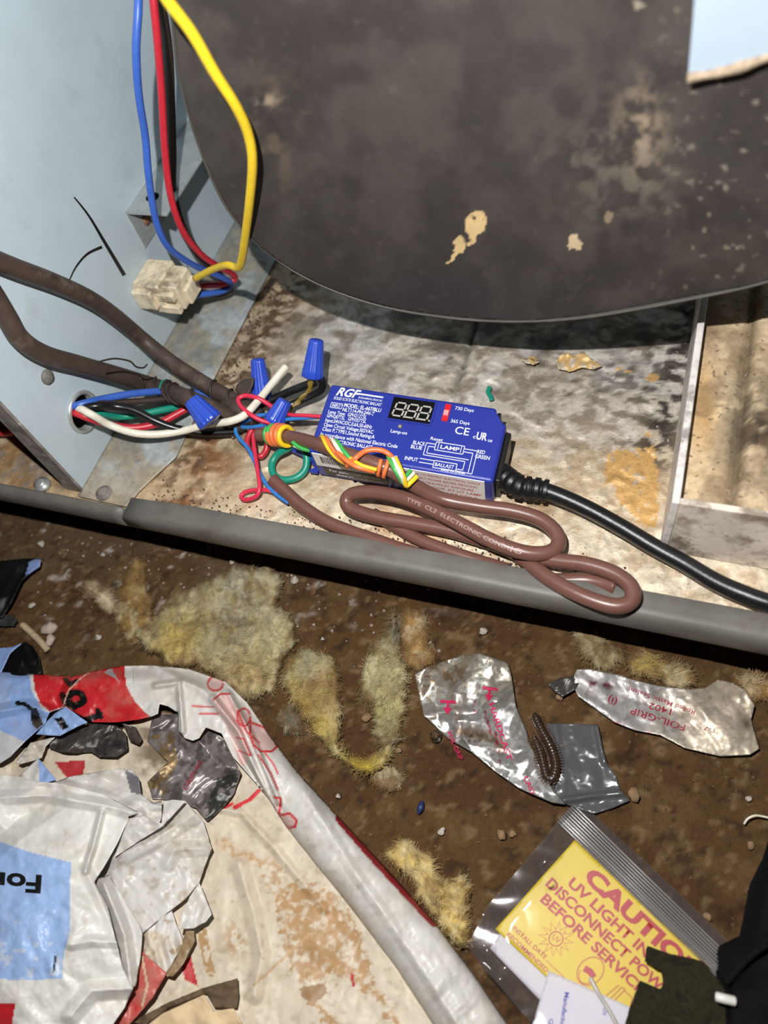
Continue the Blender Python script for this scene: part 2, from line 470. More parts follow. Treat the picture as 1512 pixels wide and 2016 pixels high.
box('base_pan', (-0.62, 0.235, -D - 0.004), (0.30, 0.62, -0.006), mat('base_steel', (70, 68, 66), rough=.7, var=.3), air)

# front rail: rounded sheet-metal section along x
prof = [(0.2032, -0.004), (0.2032, 0.0075), (0.2025, 0.0082), (0.197, 0.0076), (0.193, 0.0078), (0.1900, 0.0074), (0.1880, 0.0060), (0.1868, 0.0035),
        (0.1862, 0.000), (0.1860, -0.0085), (0.1868, -0.0098), (0.196, -0.0098), (0.196, -0.004)]
def extrude_x(name, prof, x0, x1, m, parent, n=40):
    v = []; f = []; k = len(prof)
    for i in range(n + 1):
        x = x0 + (x1 - x0) * i / n
        wob = (vn(x * 30, 1.5) - .5) * 0.0006
        fz = .4 + .6 * float(sm(-.334, -.285, x)) if x0 > -.4 else 1.0
        for (y, z) in prof: v.append((x, y + wob, z * fz if z > 0 else z))
    for i in range(n):
        for j in range(k):
            j2 = (j + 1) % k; f.append((i * k + j, i * k + j2, (i + 1) * k + j2, (i + 1) * k + j))
    f.append(tuple(range(k - 1, -1, -1))); f.append(tuple(range(n * k, n * k + k)))
    o = mesh(name, v, f, m, parent, smooth=True); return o
extrude_x('front_rail', prof, -0.333, 0.32, M_rail, air)['label'] = 'grey sheet-metal front rail'
prof2 = [(0.1935, -0.004), (0.1935, 0.0012), (0.1920, 0.0014), (0.1885, -0.0004), (0.1868, -0.003), (0.1860, -0.0085), (0.1868, -0.0098), (0.194, -0.0098)]
prof2 = [(y, z + (0.0042 if z > -.006 else 0)) for y, z in prof2]
extrude_x('front_rail', prof2, -0.66, -0.3335, M_rail, air)
# side panel with conduit hole
def side_panel():
    hy, hz, R, s = 0.2452, 0.0395, 0.0128, 0.02
    ys = [0.203, hy - s, hy + s, 0.75]; zs = [0.0, hz - s, hz + s, 0.62]
    v = []; f = []
    def add(y, z): v.append((XW, y, z)); return len(v) - 1
    for i in range(3):
        for j in range(3):
            if i == 1 and j == 1: continue
            a = add(ys[i], zs[j]); b = add(ys[i + 1], zs[j]); c = add(ys[i + 1], zs[j + 1]); d = add(ys[i], zs[j + 1])
            f.append((a, b, c, d))
    n = 40; ring = []; sq = []
    for k in range(n):
        a = 2 * math.pi * k / n; ca, sa = math.cos(a), math.sin(a); m = max(abs(ca), abs(sa))
        ring.append(add(hy + R * ca, hz + R * sa)); sq.append(add(hy + s * ca / m, hz + s * sa / m))
    for k in range(n):
        k2 = (k + 1) % n; f.append((ring[k], sq[k], sq[k2], ring[k2]))
    o = mesh('side_panel', v, f, M_wall, air, smooth=False); solidify(o, 0.0012, -1)
    o['label'] = 'blue-grey painted side panel'
    # lip, conduit ring
    lp = box('panel_lip', (XW - 0.0135, 0.2015, 0.001), (XW + 0.0008, 0.2035, 0.62), M_lip, air); lp['label'] = 'dirty front lip of the side panel'
    vv = []; ff = []; m = 48; prof = [(0.0122, -0.004), (0.0126, 0.0012), (0.0135, 0.0022), (0.0152, 0.0018), (0.0157, 0.0004), (0.0157, -0.0005)]
    for (r, x) in prof:
        for k in range(m):
            a = 2 * math.pi * k / m; vv.append((XW + x, hy + r * math.cos(a), hz + r * math.sin(a)))
    for i in range(len(prof) - 1):
        for k in range(m):
            k2 = (k + 1) % m; ff.append((i * m + k, i * m + k2, (i + 1) * m + k2, (i + 1) * m + k))
    mesh('conduit_ring', vv, ff, M_ring, air)['label'] = 'zinc conduit ring around the wire hole'
side_panel()
# flange along the foot of the panel
def flange_col(X, Y):
    n = fbm(X / 60, Y / 60, 4, 3); n2 = fbm(X / 22, Y / 22, 3, 8)
    c = np.ones((len(X), 3)) * lin((176, 184, 186))
    c = mixc(c, sm(.45, .6, n) * .7, (126, 124, 114)); c = mixc(c, sm(.5, .62, n2) * .6, (168, 158, 138))
    c = mixc(c, np.exp(-(dline(X, Y, [(176, 944), (342, 653), (455, 490)]) / 14) ** 2) * .6, (150, 140, 120))
    c = mixc(c, sm(860, 960, Y + (n - .5) * 120) * .75, (176, 160, 134))
    return c
XF = -0.318
fl_out = [tuple(np.array(proj(np.array(p))).tolist()) for p in [(XW, .197, .002), (XW, .30, .002), (XW, .40, .002), (XW, .60, .002), (XF, .60, .002), (XF, .40, .002), (XF, .30, .002), (XF + .002, .243, .002), (-0.331, .2095, .002), (-0.3335, .196, .002)]]
sheet('panel_flange', fl_out, lambda X, Y: 0.0022 + (fbm(X / 30, Y / 30, 3, 2) - .5) * .0012, M_flange, air, step=4, colfn=flange_col, thick=0.001)['label'] = 'weathered flange at the foot of the side panel'
# bolts at the foot
for (bx, by) in ((205, 971), (82, 953)):
    c = P(bx, by, 0.003)
    lathe('bolt', [(0.0062, -.002), (0.0062, 0.0006), (0.0042, 0.0009), (0.0040, 0.0026), (0.0025, 0.0034)], c, (0.05, -0.03, 1), M_lip if bx > 100 else M_ring, air, sides=18)
# small rubber plug on the panel
c = PX(92, 742, XW)
lathe('panel_plug', [(0.0052, -.0005), (0.0050, 0.0015), (0.003, 0.0032), (0.001, 0.0036)], c, (1, 0, 0), mat('grey_blob', (120, 116, 108), rough=.8, var=.4, vscale=300, bump=.5, bscale=400), air, sides=16)
# thin black strokes laid flat on the paint
M_stroke = mat('black_stroke', (16, 16, 18), rough=.5)
def stroke(pts, w0, w1):
    s2 = spline2(pts, 6); n = len(s2); v = []; f = []
    for i in range(n):
        t = s2[min(i + 1, n - 1)] - s2[max(i - 1, 0)]; t /= np.linalg.norm(t); nn = np.array([-t[1], t[0]])
        k = i / (n - 1); w = (w0 + (w1 - w0) * k) / 2
        for sg in (-1, 1):
            q = s2[i] + nn * w * sg; v.append(PX(q[0], q[1], XW + 0.0004))
    for i in range(n - 1): f.append((2 * i, 2 * i + 1, 2 * i + 3, 2 * i + 2))
    mesh('panel_stroke', v, f, M_stroke, air)['label'] = 'thin black stroke on the panel'
stroke([(146, 388), (175, 425), (205, 475), (245, 542)], 2.5, 8)
stroke([(136, 553), (150, 525), (172, 500), (201, 486)], 2, 6)

# slide bracket on the panel: an angle rail
M_zinc = mat('galvanised_angle', (172, 178, 178), rough=0.45, metal=0.35, var=0.2, vscale=90, bump=.15, bscale=200, spots=[(200, .62, .7, (120, 120, 118), .6)])
br = empty('slide_bracket', (XW, 0.38, 0.0)); tag(br, 'galvanised angle bracket screwed to the blue-grey panel behind the hanging wires', 'bracket')
bm = bmesh.new()
add_box(bm, (XW, 0.3785, 0.0717), (XW + 0.0012, 0.56, 0.102)); from_bm('wall_leg', bm, M_zinc, br)
bm = bmesh.new()
add_box(bm, (XW, 0.3785, 0.102), (XW + 0.035, 0.56, 0.1032)); from_bm('shelf_leg', bm, M_zinc, br)
c = PX(288, 432, XW + .0014)
lathe('screw', [(0.0045, 0), (0.0045, .0006), (0.0026, .0012), (0.0012, .002)], c, (1, 0, 0), mat('rusty_screw', (150, 110, 84), rough=.6, metal=.4), br, sides=14)
c = P(300, 388, 0.1033)
lathe('slot_hole', [(0.005, 0), (0.005, .0002)], c, (0, 0, 1), M_black, br, sides=16)

# ------------------------------------------------------------------ blower housing
YB = 0.33
M_blow = mat('dusty_dark_housing', attr=True, rough=0.55, spec=0.35, var=0.22, vscale=45, vrough=.7, detail=10, bump=0.15, bscale=120, bdist=0.001, rvar=.1,
             spots=[(110, 0.60, 0.78, (104, 97, 88), 0.3), (300, 0.69, 0.77, (150, 140, 122), 0.35)])
blow = empty('blower_housing', (-0.05, YB, 0.06)); tag(blow, 'dark dusty rounded blower housing hanging above the foil liner', 'blower housing')
arc = [(330, -120), (334, -40), (340, 40), (350, 130), (372, 222), (402, 312), (440, 396), (490, 462), (560, 520), (645, 566), (760, 604), (890, 625), (1010, 632), (1130, 626), (1250, 608), (1380, 583), (1512, 553), (1640, 505), (1720, 440)]
arc_s = [tuple(p) for p in spline2(arc, 5)]
outl = arc_s + [(1760, -60), (1400, -130)]
def blow_col(X, Y):
    n = fbm(X / 90, Y / 90, 4, 11); n2 = fbm(X / 26, Y / 26, 4, 14)
    c = np.ones((len(X), 3)) * lin((62, 57, 54))
    c = mixc(c, sm(.45, .65, n) * .4, (78, 73, 68)); c = mixc(c, sm(.5, .36, n) * .4, (48, 44, 43))
    c = mixc(c, np.exp(-(((X - 1265) / 42) ** 2 + ((Y - 260) / 75) ** 2)) * sm(.34, .70, n2) * .9, (160, 140, 118))
    c = mixc(c, np.exp(-(((X - 1225) / 130) ** 2 + ((Y - 320) / 110) ** 2)) * sm(.42, .7, n2) * .45, (124, 118, 106))
    c = mixc(c, np.exp(-(((X - 535) / 50) ** 2 + ((Y - 260) / 110) ** 2)) * sm(.35, .75, n2) * .5, (120, 104, 86))
    c = mixc(c, np.exp(-(((X - 524) / 22) ** 2 + ((Y - 200) / 12) ** 2)) * sm(.3, .6, n2) * .8, (160, 144, 124))
    c = mixc(c, np.exp(-(((X - 1430) / 110) ** 2 + ((Y - 260) / 130) ** 2)) * .55, (50, 46, 46))
    wx = X + (n2 - .5) * 34; wy = Y + (fbm(X / 20 + 5, Y / 20, 3, 19) - .5) * 34
    ch = dline(wx, wy, [(950, 428), (935, 448), (925, 470), (900, 492), (880, 518)]) < (13 - sm(450, 520, Y) * 8)
    c = mixc(c, ch * 1.0 * sm(.35, .5, fbm(X / 9, Y / 9, 3, 33) + .1), (206, 178, 128))
    c = mixc(c, 1.0 * (np.hypot(wx - 1133, wy - 472) < 15), (190, 170, 136))
    c = mixc(c, 1.0 * (np.hypot(wx - 1198, wy - 427) < 9) * .7, (150, 130, 108))
    c = mixc(c, 1.0 * (np.hypot(wx - 1258, wy - 6) < 12) * .8, (150, 140, 124))
    c = mixc(c, sm(.72, .90, fbm(X / 16, Y / 16, 2, 41)) * sm(1250, 1420, X) * .6, (150, 142, 128))
    return c
def blow_pos(X, Y, z):
    w = PY(X, Y, YB); w[..., 1] += z; return w
side = sheet('side_plate', outl, lambda X, Y: (fbm(X / 300, Y / 300, 2, 3) - .5) * 0.004, M_blow, blow, step=3.5, colfn=blow_col, thick=0.0015, posfn=blow_pos)
side['label'] = 'dark mottled side plate'
# scroll wrap going back from the plate's curved edge
aw = np.array([PY(p[0], p[1], YB) for p in arc_s]); v = []; f = []
for i, p in enumerate(aw):
    for dy in (0.0, 0.002, 0.05, 0.1, 0.22):
        v.append((p[0], YB + dy, p[2]))
for i in range(len(aw) - 1):
    for k in range(4): f.append((i * 5 + k, i * 5 + k + 1, (i + 1) * 5 + k + 1, (i + 1) * 5 + k))
solidify(mesh('scroll_wrap', v, f, mat('dark_scroll', (60, 56, 53), rough=.6, var=.3), blow), 0.0012, 0)
# folded bead along the curved edge
ed = [(p[0], p[1] - 0.0006, p[2]) for p in aw[::3]]
tube('edge_bead', ed, 0.0008, mat('bead', (78, 74, 68), rough=.5, var=.3), blow, world=True, sides=8, smooth_n=3)
# pale blue panel on the housing
ppx = [(1371, -60), (1364, 40), (1354, 152), (1430, 138), (1512, 112), (1600, 86), (1600, -60)]
def pp_pos(X, Y, z): w = PY(X, Y, YB - 0.006); w[..., 1] += z; return w
M_pale = mat('pale_blue_paint', (160, 174, 188), rough=.45, var=.04, vscale=20)
pn = sheet('metal_panel', ppx, lambda X, Y: np.zeros_like(X), M_pale, None, step=8, thick=0.004, posfn=pp_pos)
tag(pn, 'pale blue painted metal panel against the dark blower housing, top right corner', 'metal panel')
# its rusty lower edge
eb = [PY(x, y, YB - 0.006) for x, y in ((1354, 153), (1392, 147), (1430, 139), (1470, 127), (1512, 113), (1600, 87))]
tube('corroded_edge', eb, 0.0016, mat('corroded', (176, 156, 132), rough=.8, var=.5, vscale=300, bump=.6, bscale=400), pn, world=True, sides=8, rfn=lambda s, L: .8 + .8 * float(vn(s * 150, 3)))

# ------------------------------------------------------------------ drain pan at the right
pan = empty('drain_pan', (0.13, 0.4, 0)); tag(pan, 'tan mould-stained drain pan with raised grey rim at the right', 'drain pan')
M_pan = mat('stained_pan', attr=True, rough=.75, spec=.25, var=.25, vscale=220, bump=.35, bscale=350, bdist=.001,
            spots=[(300, .58, .66, (92, 74, 58), .75), (180, .66, .74, (240, 226, 200), .5)])
M_panrim = mat('pan_rim', (232, 226, 220), rough=.5, var=.2, vscale=60, bump=.2, bscale=200, spots=[(45, .50, .66, (96, 88, 88), .75), (160, .6, .68, (130, 116, 100), .6)])
x0, x1, y0, y1, hp = 0.0215, 0.30, 0.2345, 0.60, 0.055
def pan_wall(name, lo, hi): return box(name, lo, hi, M_panrim, pan, bevel=0.0008)
pan_wall('pan_wall', (x0, y0, 0.0005), (x0 + 0.0042, y1, hp))
M_front = mat('pan_front', (234, 222, 206), rough=.6, var=.25, vscale=40, bump=.2, bscale=200, spots=[(48, .46, .62, (112, 94, 78), .8), (160, .58, .68, (90, 74, 60), .6)])
box('pan_wall', (x0 + 0.0042, y0, 0.0005), (x1, y0 + 0.004, hp), M_front, pan, bevel=0.0008)
def pan_floor():
    st = .0022
    gx, gy = np.meshgrid(np.arange(x0 + .004, x1, st), np.arange(y0 + .0035, y1, st)); X = gx.ravel(); Y = gy.ravel()
    stepx = x0 + 0.0335 + (fbm(Y * 30, Y * 0, 2, 3) - .5) * .003
    z = hp - 0.011 + sm(-.003, .003, X - stepx) * 0.0055 - np.exp(-((X - stepx + .003) / .0022) ** 2) * .0035
    z += (fbm(X * 60, Y * 60, 3, 4) - .5) * .0012
    px, py = proj(np.stack([X, Y, z], -1))
    n = fbm(X * 40, Y * 40, 4, 5); n2 = fbm(X * 130, Y * 130, 4, 6)
    c = np.ones((len(X), 3)) * lin((216, 192, 156))
    c = mixc(c, sm(.46, .62, n2) * .5, (168, 142, 110)); c = mixc(c, sm(.5, .66, n) * .5, (226, 206, 172))
    c = mixc(c, np.exp(-(((px - 1385) / 30) ** 2 + ((py - 800) / 100) ** 2)) * .8, (206, 160, 98))
    c = mixc(c, sm(760, 620, py) * sm(1440, 1400, px) * .6, (138, 116, 92))
    c = mixc(c, np.exp(-(((px - 1500) / 85) ** 2 + ((py - 850) / 105) ** 2)) * sm(.26, .48, n2) * 1.0, (52, 46, 38)); c = mixc(c, sm(.50, .62, fbm(X * 70, Y * 70, 4, 16)) * .5, (120, 98, 74))
    c = mixc(c, np.exp(-((X - stepx + .002) / .003) ** 2) * .75, (78, 64, 50))
    ny, nx = gx.shape; idx = np.arange(nx * ny).reshape(ny, nx)
    q = np.stack([idx[:-1, :-1], idx[:-1, 1:], idx[1:, 1:], idx[1:, :-1]], -1).reshape(-1, 4)
    mesh('pan_floor', np.stack([X, Y, z], -1), q, M_pan, pan, col=c)['label'] = 'tan speckled pan floor'
pan_floor()

# ------------------------------------------------------------------ ballast
def plastic(name, col, rough=.35, var=.06, **k): return mat(name, col, rough=rough, var=var, vscale=k.pop('vscale', 120), spec=k.pop('spec', .5), **k)
bu = Vector((0.9977944, 0.02294855, -0.0622872)); bv = Vector((-0.01695494, 0.99532307, 0.0951027)); bn = Vector((0.06417836, -0.09383687, 0.99351688))
BO = Vector((-0.2036, 0.2475, 0.0032)); BL, BD, BH = 0.1219, 0.0533, 0.0314
BF = Matrix((bu, bv, bn)).transposed().to_4x4(); BF.translation = BO
M_blue = plastic('ballast_blue', (38, 52, 150), rough=.38, bump=.05, bscale=500, spots=[(200, .68, .76, (70, 80, 160), .35)])
M_blk = plastic('black_plastic', (20, 20, 21), rough=.4, bump=.1, bscale=500)
M_wht = mat('white_print', (226, 230, 240), rough=.5); M_lab = mat('white_label', (246, 243, 240), rough=.55, var=.06)
M_red = plastic('red_plastic', (206, 30, 42)); M_redp = mat('red_print', (205, 60, 60), rough=.5)
bal = empty('ballast', BO); tag(bal, 'blue electronic ballast box with three-digit display lying on the foil liner', 'ballast')
def bal_body():
    bm = bmesh.new()
    out = [(0, 0), (BL, 0), (BL, BD * .80), (BL * .94, BD * .82), (BL * .93, BD), (0, BD)]
    vb = [bm.verts.new((x, y, 0)) for x, y in out]; vt = [bm.verts.new((x, y, BH)) for x, y in out]
    n = len(out)
    bm.faces.new(vb[::-1]); bm.faces.new(vt)
    for i in range(n): bm.faces.new((vb[i], vb[(i + 1) % n], vt[(i + 1) % n], vt[i]))
    bmesh.ops.bevel(bm, geom=[e for e in bm.edges if not all(v.co.z < 1e-6 for v in e.verts)], offset=.0022, segments=3, affect='EDGES', profile=.5)
    bm.transform(BF); return from_bm('body', bm, M_blue, bal, smooth=False)
bal_body()
def bp(eps=.0003):
    return lambda tx, ty, ox=0, oy=0: None
def btop(u, v, e=.00035):       # top-face fractions -> printed letters start there
    def f(tx, ty):
        q = [BF @ Vector((u * BL + float(a), v * BD + float(b), BH + e)) for a, b in zip(tx, ty)]
        return np.array([tuple(x) for x in q])
    return f
def bfront(u, h, e=.0004):
    def f(tx, ty):
        q = [BF @ Vector((u * BL + float(a), -e, h * BH + float(b))) for a, b in zip(tx, ty)]
        return np.array([tuple(x) for x in q])
    return f
def bplate(name, u0, v0, u1, v1, m, z0=0.0, z1=.0004):
    return box(name, (u0 * BL, v0 * BD, BH + z0), (u1 * BL, v1 * BD, BH + z1), m, bal, BF)
def bfplate(name, u0, h0, u1, h1, m, d=.0003): return box(name, (u0 * BL, -d, h0 * BH), (u1 * BL, 0.0002, h1 * BH), m, bal, BF)
T = lambda body, u, v, w, cap, bold=.012: lettering('lettering', body, btop(u, v), M_wht, bal, width=w * BL, cap=cap, bold=bold)
def italic(body, u, v, w, cap):
    g = btop(u, v); return lettering('lettering', body, lambda tx, ty: g(tx + ty * .3, ty), M_wht, bal, width=w * BL, cap=cap, bold=.03)
italic('RGF', .05, .84, .12, .0062)
bplate('logo_bar', .175, .895, .315, .915, M_wht); T('ENVIRONMENTAL GROUP, INC', .18, .84, .135, .0014)
T('SOLID STATE ELECTRONIC BALLAST', .045, .775, .275, .0022)
T('MODEL: EL-667/BLU', .115, .69, .21, .0028, .02); T('NLT114-PH-24V-T', .115, .625, .18, .0027, .02)
T('INPUT', .05, .665, .05, .0023, .015)
for (a, b, c, d) in ((.04, .65, .108, .657), (.04, .72, .108, .727), (.04, .65, .043, .727), (.105, .65, .108, .727)): bplate('print_box', a, b, c, d, M_wht)
T('Lamp Type:  GPH212T5L', .04, .565, .22, .0026); T('GPH287T5L   GPH357T5L', .04, .505, .225, .0026)
T('Input:24VAC/DC,0.6A,50-60Hz', .04, .44, .265, .0027); T('Open Circuit Voltage:302VAC', .04, .375, .28, .0027)
T('Class P,TYPE1,Sound Rating:A', .04, .31, .295, .0027); T('In accordance with National Electric Code', .04, .235, .43, .0027)
T('ELECTRONIC BALLAST', .12, .165, .22, .0026)
bplate('display_bezel', .365, .60, .615, .945, M_blue, 0, .0010); bplate('display', .375, .62, .605, .93, mat('display_glass', (10, 10, 12), rough=.15), 0, .0013)
M_seg = mat('grey_segment', (176, 172, 164), rough=.5)
def digit(u):
    w, h, t = .0064, .0100, .0011; ox, oy = u * BL, .665 * BD; sh = .12
    segs = [((0, 0), (w, 0)), ((0, h / 2), (w, h / 2)), ((0, h), (w, h)), ((0, 0), (0, h / 2)), ((0, h / 2), (0, h)), ((w, 0), (w, h / 2)), ((w, h / 2), (w, h))]
    for (a, b) in segs:
        a = Vector(a); b = Vector(b); d = (b - a).normalized(); nn = Vector((-d.y, d.x)) * t / 2
        a2 = a + d * .0006; b2 = b - d * .0006; v = []
        for z in (.0013, .0015):
            for p in (a2 + nn, a2 - nn, b2 - nn, b2 + nn): v.append(BF @ Vector((ox + p.x + p.y * sh, oy + p.y, BH + z)))
        mesh('digit_segment', v, [(4, 5, 6, 7), (0, 1, 5, 4), (1, 2, 6, 5), (2, 3, 7, 6), (3, 0, 4, 7)], M_seg, bal, smooth=False)
    c = BF @ Vector((ox + w * 1.28, oy - .0001, BH + .0013)); lathe('decimal_point', [(.0007, 0), (.0007, .0002)], c, bn, M_seg, bal, sides=10)
for u in (.393, .462, .531): digit(u)
c = BF @ Vector((.452 * BL, .535 * BD, BH)); lathe('indicator_lamp', [(.0014, 0), (.0014, .0006), (.0009, .0013), (.0003, .0015)], c, bn, mat('led', (150, 140, 110), rough=.25), bal, sides=14)
T('Lamp-on', .41, .435, .09, .0024)
sw = box('slide_switch', (.66 * BL, .70 * BD, BH - .001), (.692 * BL, .94 * BD, BH + .0009), M_red, bal, BF)
box('switch_knob', (.663 * BL, .77 * BD, BH), (.689 * BL, .84 * BD, BH + .0022), mat('pale_red', (230, 150, 150), rough=.4), sw, BF)
T('730 Days', .715, .885, .10, .0024); T('365 Days', .71, .70, .10, .0024)
T('Reset', .63, .42, .065, .0022); T('CE', .745, .555, .075, .0054, .006)
T('c', .845, .53, .014, .0026); T('UR', .862, .525, .055, .0052, .03); T('us', .925, .515, .022, .0024)
T('BLACK', .545, .325, .065, .0026); T('BLUE', .54, .265, .06, .0026); T('INPUT', .525, .10, .07, .0026)
T('RED', .885, .34, .04, .0026); T('GREEN', .88, .275, .075, .0026); T('MAKE IN CHINA', .725, -.0 + .035, .125, .0019)
T('Th 3/8"', .43, .09, .055, .0022); T('CYCLE', .43, .04, .05, .0020)
def wline(pts):
    for (a, b), (c, d) in zip(pts[:-1], pts[1:]):
        t = .006; bplate('diagram_line', min(a, c) - t * .3, min(b, d) - t * .7, max(a, c) + t * .3, max(b, d) + t * .7, M_wht)
wline([(.665, .295), (.665, .405), (.815, .405), (.815, .295), (.665, .295)]); wline([(.68, .315), (.68, .39)]); wline([(.80, .315), (.80, .39)])
T('LAMP', .692, .325, .10, .0026, .02)
wline([(.665, .37), (.615, .37), (.615, .205), (.835, .205), (.835, .09), (.80, .09)]); wline([(.665, .33), (.63, .33), (.63, .235), (.85, .235)])
wline([(.815, .37), (.885, .37), (.885, .06), (.80, .06)]); wline([(.815, .33), (.865, .33), (.865, .075)])
wline([(.68, .06), (.68, .155), (.80, .155), (.80, .06), (.68, .06)]); T('BALLAST', .688, .085, .10, .0024, .01)
wline([(.605, .15), (.68, .15)]); wline([(.605, .10), (.68, .10)])
# front-face labels
bfplate('barcode_label', .02, .44, .37, .96, M_lab)
rb = np.random.RandomState(3); x = .06
while x < .26:
    w = rb.choice([.002, .004, .006]); bfplate('barcode_bar', x, .60, x + w, .86, M_blk, .0005); x += w + rb.choice([.003, .005])
bfplate('black_label', .05, .06, .42, .40, M_blk)
lettering('lettering', 'For patent information', bfront(.085, .25), M_wht, bal, width=.30 * BL, cap=.0032, bold=.02)
lettering('lettering', 'www.rgf.com/patents', bfront(.115, .10), M_wht, bal, width=.27 * BL, cap=.0032, bold=.02)
bfplate('warning_label', .50, .06, .955, .97, M_lab)
for k, s in enumerate(('CAUTION: TO PREVENT ELECTRICAL SHOCK', 'DISCONNECT POWER BEFORE SERVICING', 'RISK OF ULTRAVIOLET EXPOSURE', 'DO NOT LOOK AT LIT LAMP', 'FOR INDOOR USE ONLY')):
    lettering('lettering', s, bfront(.515, .80 - k * .165), M_redp, bal, width=(.42 - .02 * (k % 3)) * BL, cap=.0027, bold=.008)
# mounting ear, end caps, grommet and cord
bm = bmesh.new()
ear = [(-.012, -.003), (-.0045, -.0025), (-.0045, .0005), (-.008, .002), (-.008, .0045), (-.0045, .006), (-.0045, .009), (-.012, .0095)]
ear = [(.0, -.0006), (-.0058, -.0006), (-.0064, .001), (-.0035, .0028), (-.0035, .0045), (-.0066, .0062), (-.0066, .012), (.0, .014)]
vb = [bm.verts.new((x, y, 0)) for x, y in ear]; vt = [bm.verts.new((x, y, .002)) for x, y in ear]
bm.faces.new(vb[::-1]); bm.faces.new(vt)
for i in range(len(ear)): bm.faces.new((vb[i], vb[(i + 1) % len(ear)], vt[(i + 1) % len(ear)], vt[i]))
bm.transform(BF); from_bm('mounting_ear', bm, M_blue, bal)
box('end_cap', (BL, .004, .003), (BL + .0035, BD * .74, BH * .84), M_blk, bal, BF, bevel=.0008)
box('end_cap', (BL * .935, BD * .84, .004), (BL * .955, BD * .98, BH * .86), M_blk, bal, BF)
# strain relief + cord (the cord leaves the ballast, crosses in front of the pan and runs out of the frame)
cz = .0165
cord = [BF @ Vector((BL + .002, BD * .26, BH * .52)), V3((1020, 957, .0165)), V3((1050, 962, .0155)), V3((1085, 970, .0145)), V3((1150, 998, .012)), V3((1220, 1036, .0095)), V3((1290, 1078, .0075)), V3((1345, 1108, .0072)), V3((1410, 1146, .0085)), V3((1470, 1172, .0105)), V3((1530, 1192, .0115)), V3((1620, 1215, .0115))]
tube('power_cord', cord, .0052, plastic('cord_black', (24, 24, 26), rough=.32, bump=.1, bscale=600, spots=[(160, .62, .72, (70, 66, 60), .5)]), bal, world=True, sides=14)
def relief(s, L):
    k = s / L; r = 1.22 - .14 * k
    return r * (1.08 if (s * 1000 % 5.2) < 3.2 else .88)
tube('strain_relief', [tuple(cord[0]), tuple(cord[1]), tuple(cord[2]), V3((1078, 967, .0150))], .0062, M_blk, bal, world=True, sides=18, smooth_n=16, rfn=relief)

# ------------------------------------------------------------------ wires
def wmat(name, col, rough=.38): return mat(name, col, rough=rough, var=.12, vscale=220, spots=[(260, .66, .74, (120, 110, 100), .25)])
W_blue = wmat('wire_blue', (58, 98, 186)); W_red = wmat('wire_red', (190, 40, 54)); W_yel = wmat('wire_yellow', (236, 200, 44)); W_blk = wmat('wire_black', (22, 22, 24), .3)
W_wht = wmat('wire_white', (232, 226, 208)); W_grn = wmat('wire_green', (22, 140, 116)); W_red2 = wmat('wire_bright_red', (214, 48, 78)); W_blu2 = wmat('wire_light_blue', (54, 122, 196))
W_olive = wmat('wire_olive', (128, 106, 40)); W_org = wmat('wire_orange', (232, 120, 66)); W_lgrn = wmat('wire_light_green', (70, 176, 84)); W_ivory = wmat('wire_ivory', (236, 232, 214))
W_lyel = wmat('wire_bright_yellow', (246, 204, 40))
W_dk = wmat('wire_dark_brown', (58, 46, 42), .5)
def wire(name, label, pts, r, m, group=None, **k):
    o, fr, s = tube(name, pts, r, m, **k)
    tag(o, label, 'wire', group); return o, fr, s
G1 = 'wires hanging down to the plug'; G2 = 'wires leaving the conduit hole'; G3 = 'thin thermostat conductors'
# hanging wires down to the plug
wire('hanging_wire', 'blue wire hanging from the top down to the dirty white plug',
     [(273, -60, 'x', -.30), (272, 20, 'x', -.30), (268, 100, 'x', -.305), (273, 185, 'x', -.312), (286, 270, 'x', -.32), (293, 350, 'x', -.326), (306, 430, 'x', -.332), (328, 482, 'x', -.334), (365, 513, 'x', -.333), (405, 533, 'x', -.332), (440, 548, 'x', -.330), (455, 560, 'x', -.330), (440, 572, 'x', -.334), (410, 578, 'x', -.340), (365, 584, 'x', -.350)], .0024, W_blue, G1, smooth_n=6)
wire('hanging_wire', 'red wire hanging from the top beside the blue one to the plug',
     [(296, -60, 'x', -.295), (302, 0, 'x', -.296), (310, 80, 'x', -.30), (318, 180, 'x', -.308), (325, 300, 'x', -.318), (337, 390, 'x', -.324), (360, 455, 'x', -.326), (395, 500, 'x', -.326), (430, 525, 'x', -.325), (458, 540, 'x', -.326), (462, 550, 'x', -.328), (440, 560, 'x', -.334), (405, 562, 'x', -.340), (378, 566, 'x', -.350)], .0024, W_red, G1, smooth_n=6)
wire('hanging_wire', 'black wire hanging behind the red one beside the blower housing',
     [(300, -60, 'x', -.30), (318, 20, 'x', -.31), (330, 100, 'x', -.322), (335, 200, 'x', -.335), (338, 300, 'x', -.345), (340, 380, 'x', -.350), (362, 455, 'x', -.342), (400, 510, 'x', -.336), (440, 550, 'x', -.336), (452, 572, 'x', -.336), (425, 580, 'x', -.345), (385, 576, 'x', -.352)], .0034, W_dk, G1, smooth_n=6)
wire('hanging_wire', 'yellow wire bowing out in front of the dark blower housing',
     [(300, -60, 'y', .300), (330, 0, 'y', .300), (378, 65, 'y', .302), (424, 145, 'y', .304), (465, 210, 'y', .308), (488, 262, 'y', .312), (497, 320, 'y', .314), (491, 400, 'y', .318), (483, 465, 'y', .324), (475, 515, 'y', .330), (467, 527, 'y', .334), (448, 522, 'y', .340), (420, 530, 'y', .350), (385, 548, 'y', .358)], .0026, W_yel, G1, smooth_n=6)
